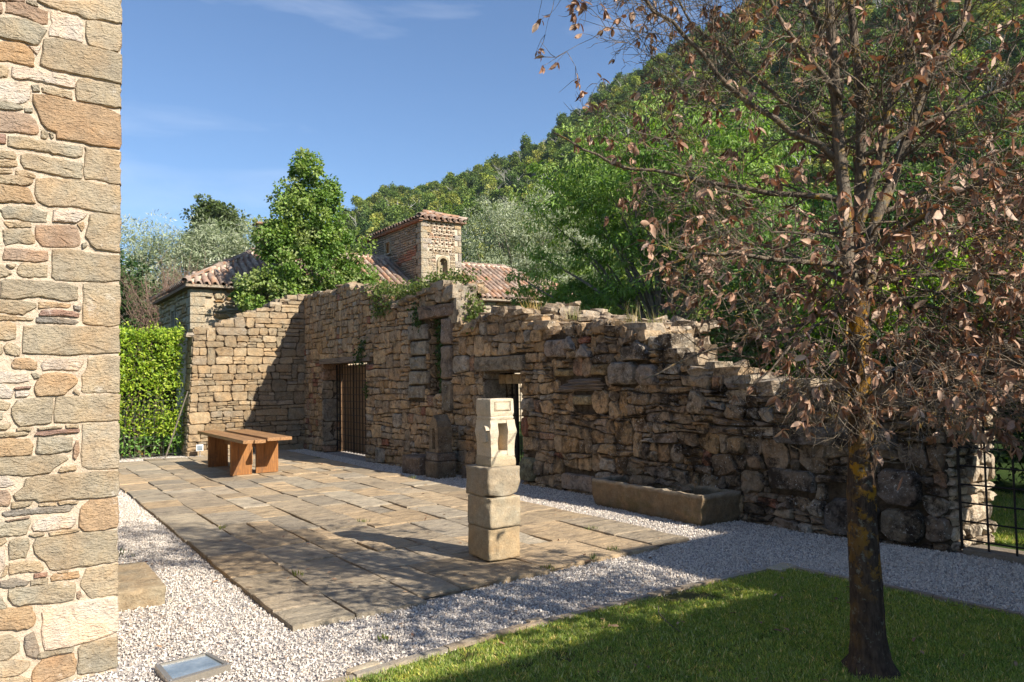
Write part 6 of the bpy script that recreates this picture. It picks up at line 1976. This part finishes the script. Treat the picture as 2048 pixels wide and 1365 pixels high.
# dry leaves on paving and gravel
pp = []
for k in range(4):
    rgk = np.random.default_rng(70 + k)
    P = rgk.uniform(-1, 1, (8, 3)); P = norm(P) * rgk.uniform(.7, 1.1, (8, 1)) * np.array([.012, .009, .0065])
    import bmesh as _b
    bm = _b.new()
    for q in P: bm.verts.new(q)
    _b.ops.convex_hull(bm, input=bm.verts)
    me = bpy.data.meshes.new('pebble'); bm.to_mesh(me); bm.free(); me.materials.append(M['pebble'])
    pp.append(bpy.data.objects.new('pebble', me))
SLABS = [(1.585, 5.07), (2.6, 5.15), (3.4, 5.27), (4.7, 5.38), (5.64, 5.46), (5.64, 17.75), (1.585, 18.0)]
def gravel_pts(n, x0, x1, y0, y1, cond=None):
    P = np.stack([rg.uniform(x0, x1, n), rg.uniform(y0, y1, n)], 1)
    P = P[~inside(P, SLABS) & ~inside(P, LAWN) & (P[:, 0] < fs(P[:, 1]) - .03)]
    P = P[~((P[:, 0] < .58) & (P[:, 1] > 5.0))]
    if cond is not None: P = P[cond(P)]
    return P
G1 = gravel_pts(105000, -.6, 7.1, 4.0, 8.2, lambda P: (P[:, 1] > 4.0) & ((P[:, 0] > -.1) | (P[:, 1] < 5)) & ((P[:, 0] < 1.7) | (P[:, 1] < 5.6) | (P[:, 0] > 5.5)))
G2 = gravel_pts(26000, 5.40, 7.2, 1.5, 4.3)
G3 = gravel_pts(30000, .58, 1.62, 8.2, 14)
G4 = gravel_pts(36000, 5.5, 6.8, 8.2, 18.6)
G5 = gravel_pts(14000, .6, 6.3, 17.6, 18.9)
G = np.concatenate([G1, G2, G3, G4, G5])
lampq = quad_in(LQ, 1.04)
G = G[~inside(G, [tuple(q) for q in lampq])]
G = np.stack([G[:, 0], G[:, 1], rg.uniform(-.004, .006, len(G)) + .004 * vnoise(G[:, 0] * 3, G[:, 1] * 3, 3)], 1)
gn_scatter('gravel_stones', G, pp, 1, False, 23, scale_rng=(.55, 1.35))

# ------------------------------------------------------------------ a little summer haze over the valley
hm, hn, hl_, hb = new_mat('valley_air')
hn.remove(hb)
pv = hn.new('ShaderNodeVolumePrincipled')
pv.inputs['Color'].default_value = (.80, .88, 1.0, 1)
pv.inputs['Density'].default_value = .00016
pv.inputs['Anisotropy'].default_value = .2
hl_.new(pv.outputs[0], hn['Material Output'].inputs['Volume'])
mb = MB(); mb.box(-1300, 1300, -1300, 1300, -60, 128)
o = mb.obj('haze', hm); props(o, kind='stuff')
# fallen bits: dry leaves strewn over lawn, gravel and paving
rg = np.random.default_rng(91)
P = np.concatenate([np.stack([rg.uniform(2.4, 5.4, 70), rg.uniform(1.9, 4.2, 70)], 1), np.stack([rg.uniform(.8, 5.6, 90), rg.uniform(4.4, 9, 90)], 1), np.stack([rg.uniform(4.8, 6.3, 60), rg.uniform(8, 17, 60)], 1)])
onp = (P[:, 0] > 1.6) & (P[:, 0] < 5.6) & (P[:, 1] > 5.2)
P3 = np.stack([P[:, 0], P[:, 1], np.where(onp, .045, np.where(P[:, 1] < 4.2, .035, .012))], 1)
D = norm(np.stack([rg.normal(size=len(P)), rg.normal(size=len(P)), rg.normal(size=len(P)) * .15], 1)); N = norm(rg.normal(size=P3.shape) * .3 + np.array([0, 0, 1.0]))
L = rg.uniform(.02, .06, len(P))
V, F, c = leaf_geo(P3, D, N, L, L * .4, np.array([(.34, .20, .12), (.42, .28, .17), (.26, .15, .09)])[rg.integers(3, size=len(P))], .4, True)
props(link('fallen_leaves', npmesh('fallen_leaves', V, F, M['dead_leaf'], c)), kind='stuff')

# ------------------------------------------------------------------ the dry oak in the foreground
def dry_oak():
    rg = np.random.default_rng(77)
    TX_, TY_ = 3.91, 2.52
    t = thing('oak_tree', 'foreground oak with dry brown leaves, bare tangled twigs and a lichen-spotted trunk', 'tree', (TX_, TY_, 0))
    # trunk
    zz = np.array([-.05, .02, .08, .2, .5, .9, 1.3, 1.6, 1.85, 2.05])
    rr_ = np.array([.185, .140, .104, .088, .080, .073, .065, .061, .059, .056])
    cx = TX_ + np.array([0, 0, 0, .0, -.01, -.012, .0, .008, .01, .008]); cyy = TY_ + np.array([0, 0, 0, .003, .0, .008, .0, -.006, 0, 0])
    n = 20; V = []
    zf = np.linspace(0, len(zz) - 1, 64)
    for q in zf:
        x_, y_, z_, r_ = (np.interp(q, range(len(zz)), a) for a in (cx, cyy, zz, rr_))
        for j in range(n):
            a = 2 * math.pi * j / n
            rr2 = r_ * (1 + .07 * mnoise.noise(Vector((math.cos(a) * 1.6, math.sin(a) * 1.6, z_ * 3))) + .05 * mnoise.noise(Vector((math.cos(a) * 5, math.sin(a) * 5, z_ * 14))))
            if z_ < .12: rr2 *= 1 + .14 * math.sin(a * 4 + 1) * (1 - z_ / .12)
            V.append((x_ + rr2 * math.cos(a), y_ + rr2 * math.sin(a), z_))
    F = [(i * n + j, i * n + (j + 1) % n, (i + 1) * n + (j + 1) % n, (i + 1) * n + j) for i in range(63) for j in range(n)]
    link('trunk', npmesh('trunk', V, F, M['trunk'], smooth=True), t)
    # limbs: some drawn from the photograph, the rest in between
    tips = []      # twig ends with direction for the leaves
    twigs = MB()
    def path(p0, d, L, n_, wob, up):
        P = [np.array(p0, float)]; d = np.array(d, float); d /= np.linalg.norm(d)
        for i in range(n_):
            d = d + rg.normal(0, wob, 3) + np.array([0, 0, up]); d /= np.linalg.norm(d)
            P.append(P[-1] + d * L / n_)
        return np.array(P), d
    def centre_out(p):
        v = np.array([p[0] - TX_, p[1] - TY_, (p[2] - 2.6) * .6]); return v / (np.linalg.norm(v) + 1e-6)
    def too_near(p):
        # an airy wedge in the crown: the pillar stands in the sun
        q_ = np.array(p) - (3.66, 5.9, 0); hs_ = np.array((SUN.x, SUN.y)); hs_ /= np.linalg.norm(hs_)
        al_ = q_[:2] @ hs_; la_ = q_[0] * hs_[1] - q_[1] * hs_[0]
        if abs(la_) < .21 and al_ * .70 - .05 < q_[2] < al_ * .70 + 1.45 and rg.random() < .86: return True
        side_ = (p - B) @ Rv
        if side_ < -np.interp(p[2], [1.2, 1.5, 1.8, 2.1, 2.5, 2.9, 3.3], [.45, .62, .95, 1.15, 1.25, 1.45, 1.75]): return True
        # nothing of the crown reaches the viewer
        return p[0] ** 2 + p[1] ** 2 < 2.35 ** 2 or np.hypot(p[0] - TX_, p[1] - TY_) > 2.15 or p[2] < 1.18
    def twig(p0, d0, L, r0, lvl):
        P, d = path(p0, d0, L, 4 if lvl < 2 else 3, .22 + .05 * lvl, .015 - .05 * (p0[2] < 2.1))
        if too_near(P[-1]): return
        V, F = tube(P, np.linspace(r0, r0 * .45, len(P)), 4 if r0 > .004 else 3, False)
        twigs.add(V, F)
        if lvl >= 3 or L < .085:
            tips.append((P[-1], d)); 
            if rg.random() < .4: tips.append((P[len(P) // 2], rg.normal(size=3)))
            return
        for k in range(rg.integers(3, 6) if lvl < 2 else rg.integers(2, 4)):
            i = rg.integers(1, len(P)); b0 = P[i] * 1.0
            dd = d * .7 + rg.normal(0, .62, 3) + centre_out(b0) * .28
            twig(b0, dd, L * rg.uniform(.45, .78), max(.0022, r0 * .62), lvl + 1)
        tips.append((P[-1], d))
    def limb(P, r0, r1, kids, name='limb'):
        P = np.array(P, float)
        # smooth
        u = np.linspace(0, len(P) - 1, (len(P) - 1) * 4 + 1)
        Q = np.stack([np.interp(u, range(len(P)), P[:, k]) for k in range(3)], 1)
        Q[1:-1] = (Q[:-2] + 2 * Q[1:-1] + Q[2:]) / 4; Q[1:-1] += rg.normal(0, .010, Q[1:-1].shape)
        rad = np.linspace(r0, r1, len(Q)) * .84
        V, F = tube(Q, rad, 8 if r0 > .02 else 6)
        link(name, npmesh(name, V, F, M['twig'], smooth=True), t)
        for k in range(int(kids * 1.5)):
            i = rg.integers(2, len(Q)); b0 = Q[i]
            dl = Q[i] - Q[i - 1]; dl /= np.linalg.norm(dl)
            dd = dl * .5 + rg.normal(0, .5, 3) + centre_out(b0) * .55 + np.array([0, 0, .05])
            twig(b0, dd, rg.uniform(.30, .66), max(.003, rad[i] * .28), 0)
        twig(Q[-1], Q[-1] - Q[-2], .45, r1, 0)
    B = np.array([TX_, TY_, 2.0])
    # directions in the plane across the view: R = right, Bk = away
    Rv = np.array([math.cos(R(YAW)), -math.sin(R(YAW)), 0]); Bk = np.array([math.sin(R(YAW)), math.cos(R(YAW)), 0]); Up = np.array([0, 0, 1.0])
    def pt(r_, z_, b_=0.0): return B + Rv * r_ + Bk * b_ + Up * z_
    limb([pt(-.02, -.1), pt(-.03, .5), pt(-.06, 1.2), pt(-.10, 1.9), pt(-.13, 2.6)], .052, .018, 15)
    limb([pt(.0, -.15, .03), pt(.05, .4, .06), pt(.12, 1.0, .1), pt(.10, 1.7, .15), pt(.2, 2.5, .2)], .050, .016, 15)
    limb([pt(.03, -.1), pt(.10, .35), pt(.26, .75), pt(.42, 1.15), pt(.50, 1.6), pt(.62, 2.3)], .046, .016, 15)
    limb([pt(.42, 1.15), pt(.66, 1.55), pt(.82, 2.1), pt(.92, 2.6)], .028, .012, 8)
    limb([pt(.02, .35), pt(.16, .9, -.05), pt(.34, 1.5, -.1), pt(.30, 2.2, -.1)], .026, .010, 8)
    limb([pt(-.02, .75), pt(-.30, .95, .05), pt(-.62, 1.22, .1), pt(-.95, 1.62, .1), pt(-1.28, 1.92, .08), pt(-1.62, 2.22, .05)], .024, .007, 14)
    limb([pt(-.03, .55), pt(-.4, .62, .1), pt(-.85, .74, .2), pt(-1.30, .82, .2), pt(-1.62, 1.02, .2)], .022, .006, 15)
    limb([pt(-.02, .2), pt(-.45, .22, -.1), pt(-.90, .25, -.15), pt(-1.22, .12, -.15)], .020, .006, 15)
    limb([pt(-.04, -.05), pt(-.35, -.15, .1), pt(-.75, -.25, .2), pt(-1.15, -.42, .2)], .016, .005, 16)
    limb([pt(-.03, .0), pt(-.25, -.12, -.2), pt(-.5, -.28, -.35), pt(-.7, -.45, -.4)], .014, .005, 11)
    limb([pt(.03, .0), pt(.35, -.02, .1), pt(.75, -.10, .15), pt(1.1, -.28, .2)], .018, .005, 16)
    limb([pt(.04, .1), pt(.45, .12, -.1), pt(.95, .1, -.1), pt(1.4, -.05, -.1)], .018, .005, 14)
    limb([pt(.05, .45), pt(.5, .6, .1), pt(1.0, .7, .2), pt(1.5, .68, .25)], .020, .006, 14)
    limb([pt(.08, .8), pt(.5, 1.0, -.1), pt(1.0, 1.2, -.1), pt(1.5, 1.35, -.1)], .020, .006, 12)
    limb([pt(.0, .1, .05), pt(-.1, .3, .5), pt(-.2, .5, 1.0), pt(-.2, .6, 1.5)], .020, .006, 9)
    limb([pt(.0, .2, -.05), pt(.1, .35, -.5), pt(.2, .45, -.9), pt(.2, .4, -1.2)], .020, .006, 9)
    limb([pt(.0, .9, .05), pt(-.35, 1.3, .3), pt(-.7, 1.8, .6), pt(-.9, 2.3, .7)], .020, .006, 12)
    limb([pt(-.05, 1.1, -.05), pt(-.45, 1.5, -.2), pt(-.75, 1.95, -.4), pt(-1.0, 2.5, -.5)], .018, .006, 12)
    limb([pt(-.04, -.1), pt(-.15, -.3, -.1), pt(-.25, -.5, -.2)], .010, .004, 5)
    limb([pt(.04, -.1), pt(.2, -.25, -.1), pt(.45, -.5, -.2)], .010, .004, 8)
    limb([pt(.02, 1.3, .05), pt(-.2, 1.7, .05), pt(-.35, 2.2, .0), pt(-.45, 2.7, 0)], .018, .007, 9)
    twigs.obj('twigs', M['twig'], t)
    # leaves, in small hanging rosettes on part of the tips
    P, D = [], []
    for (p, d) in tips:
        rel = p - B
        side = rel @ Rv
        prob = .30 + .30 * math.exp(-((p[2] - 2.1) / .8) ** 2) + (.12 if side > .3 else 0)
        if side < -1.3: prob = .8
        if rg.random() > prob * (.27 if (p[2] < 2.9 and side > -.9) else .20): continue
        k = rg.integers(1, 7)
        for q in range(k):
            dd = np.array(d) / (np.linalg.norm(d) + 1e-6) * .4 + rg.normal(0, .55, 3) + np.array([0, 0, -.75])
            P.append(p + rg.normal(0, .004, 3)); D.append(dd)
    P, D = np.array(P), np.array(D)
    N = norm(rg.normal(size=P.shape) * .7 + np.array([.25, -.6, .6]))
    L = rg.uniform(.038, .072, len(P)); W = L * rg.uniform(.36, .52, len(P))
    pal = np.array([(.40, .25, .165), (.46, .30, .205), (.33, .18, .11), (.37, .22, .14), (.52, .37, .27), (.27, .145, .09)])
    col = pal[rg.integers(len(pal), size=len(P))]
    curl = .5
    dist = np.linalg.norm(P - EYE, axis=1)
    order = np.argsort(-(L * W / dist ** 2))
    for i in order[:300]:
        V, F, c = leaf_geo(P[i:i + 1], D[i:i + 1], N[i:i + 1], L[i:i + 1], W[i:i + 1], col[i:i + 1], rg.uniform(-.5, 1.2), True)
        link('leaf', npmesh('leaf', V, F, M['dead_leaf'], c, True), t)
    o_ = order[300:]
    V, F, c = leaf_geo(P[o_], D[o_], N[o_], L[o_], W[o_], col[o_], curl, True)
    o = link('leaves', npmesh('leaves', V, F, M['dead_leaf'], c, True), t); props(o, kind='stuff')
    print('oak leaves', len(P), 'tips', len(tips), 'twig verts', twigs.n)
dry_oak()
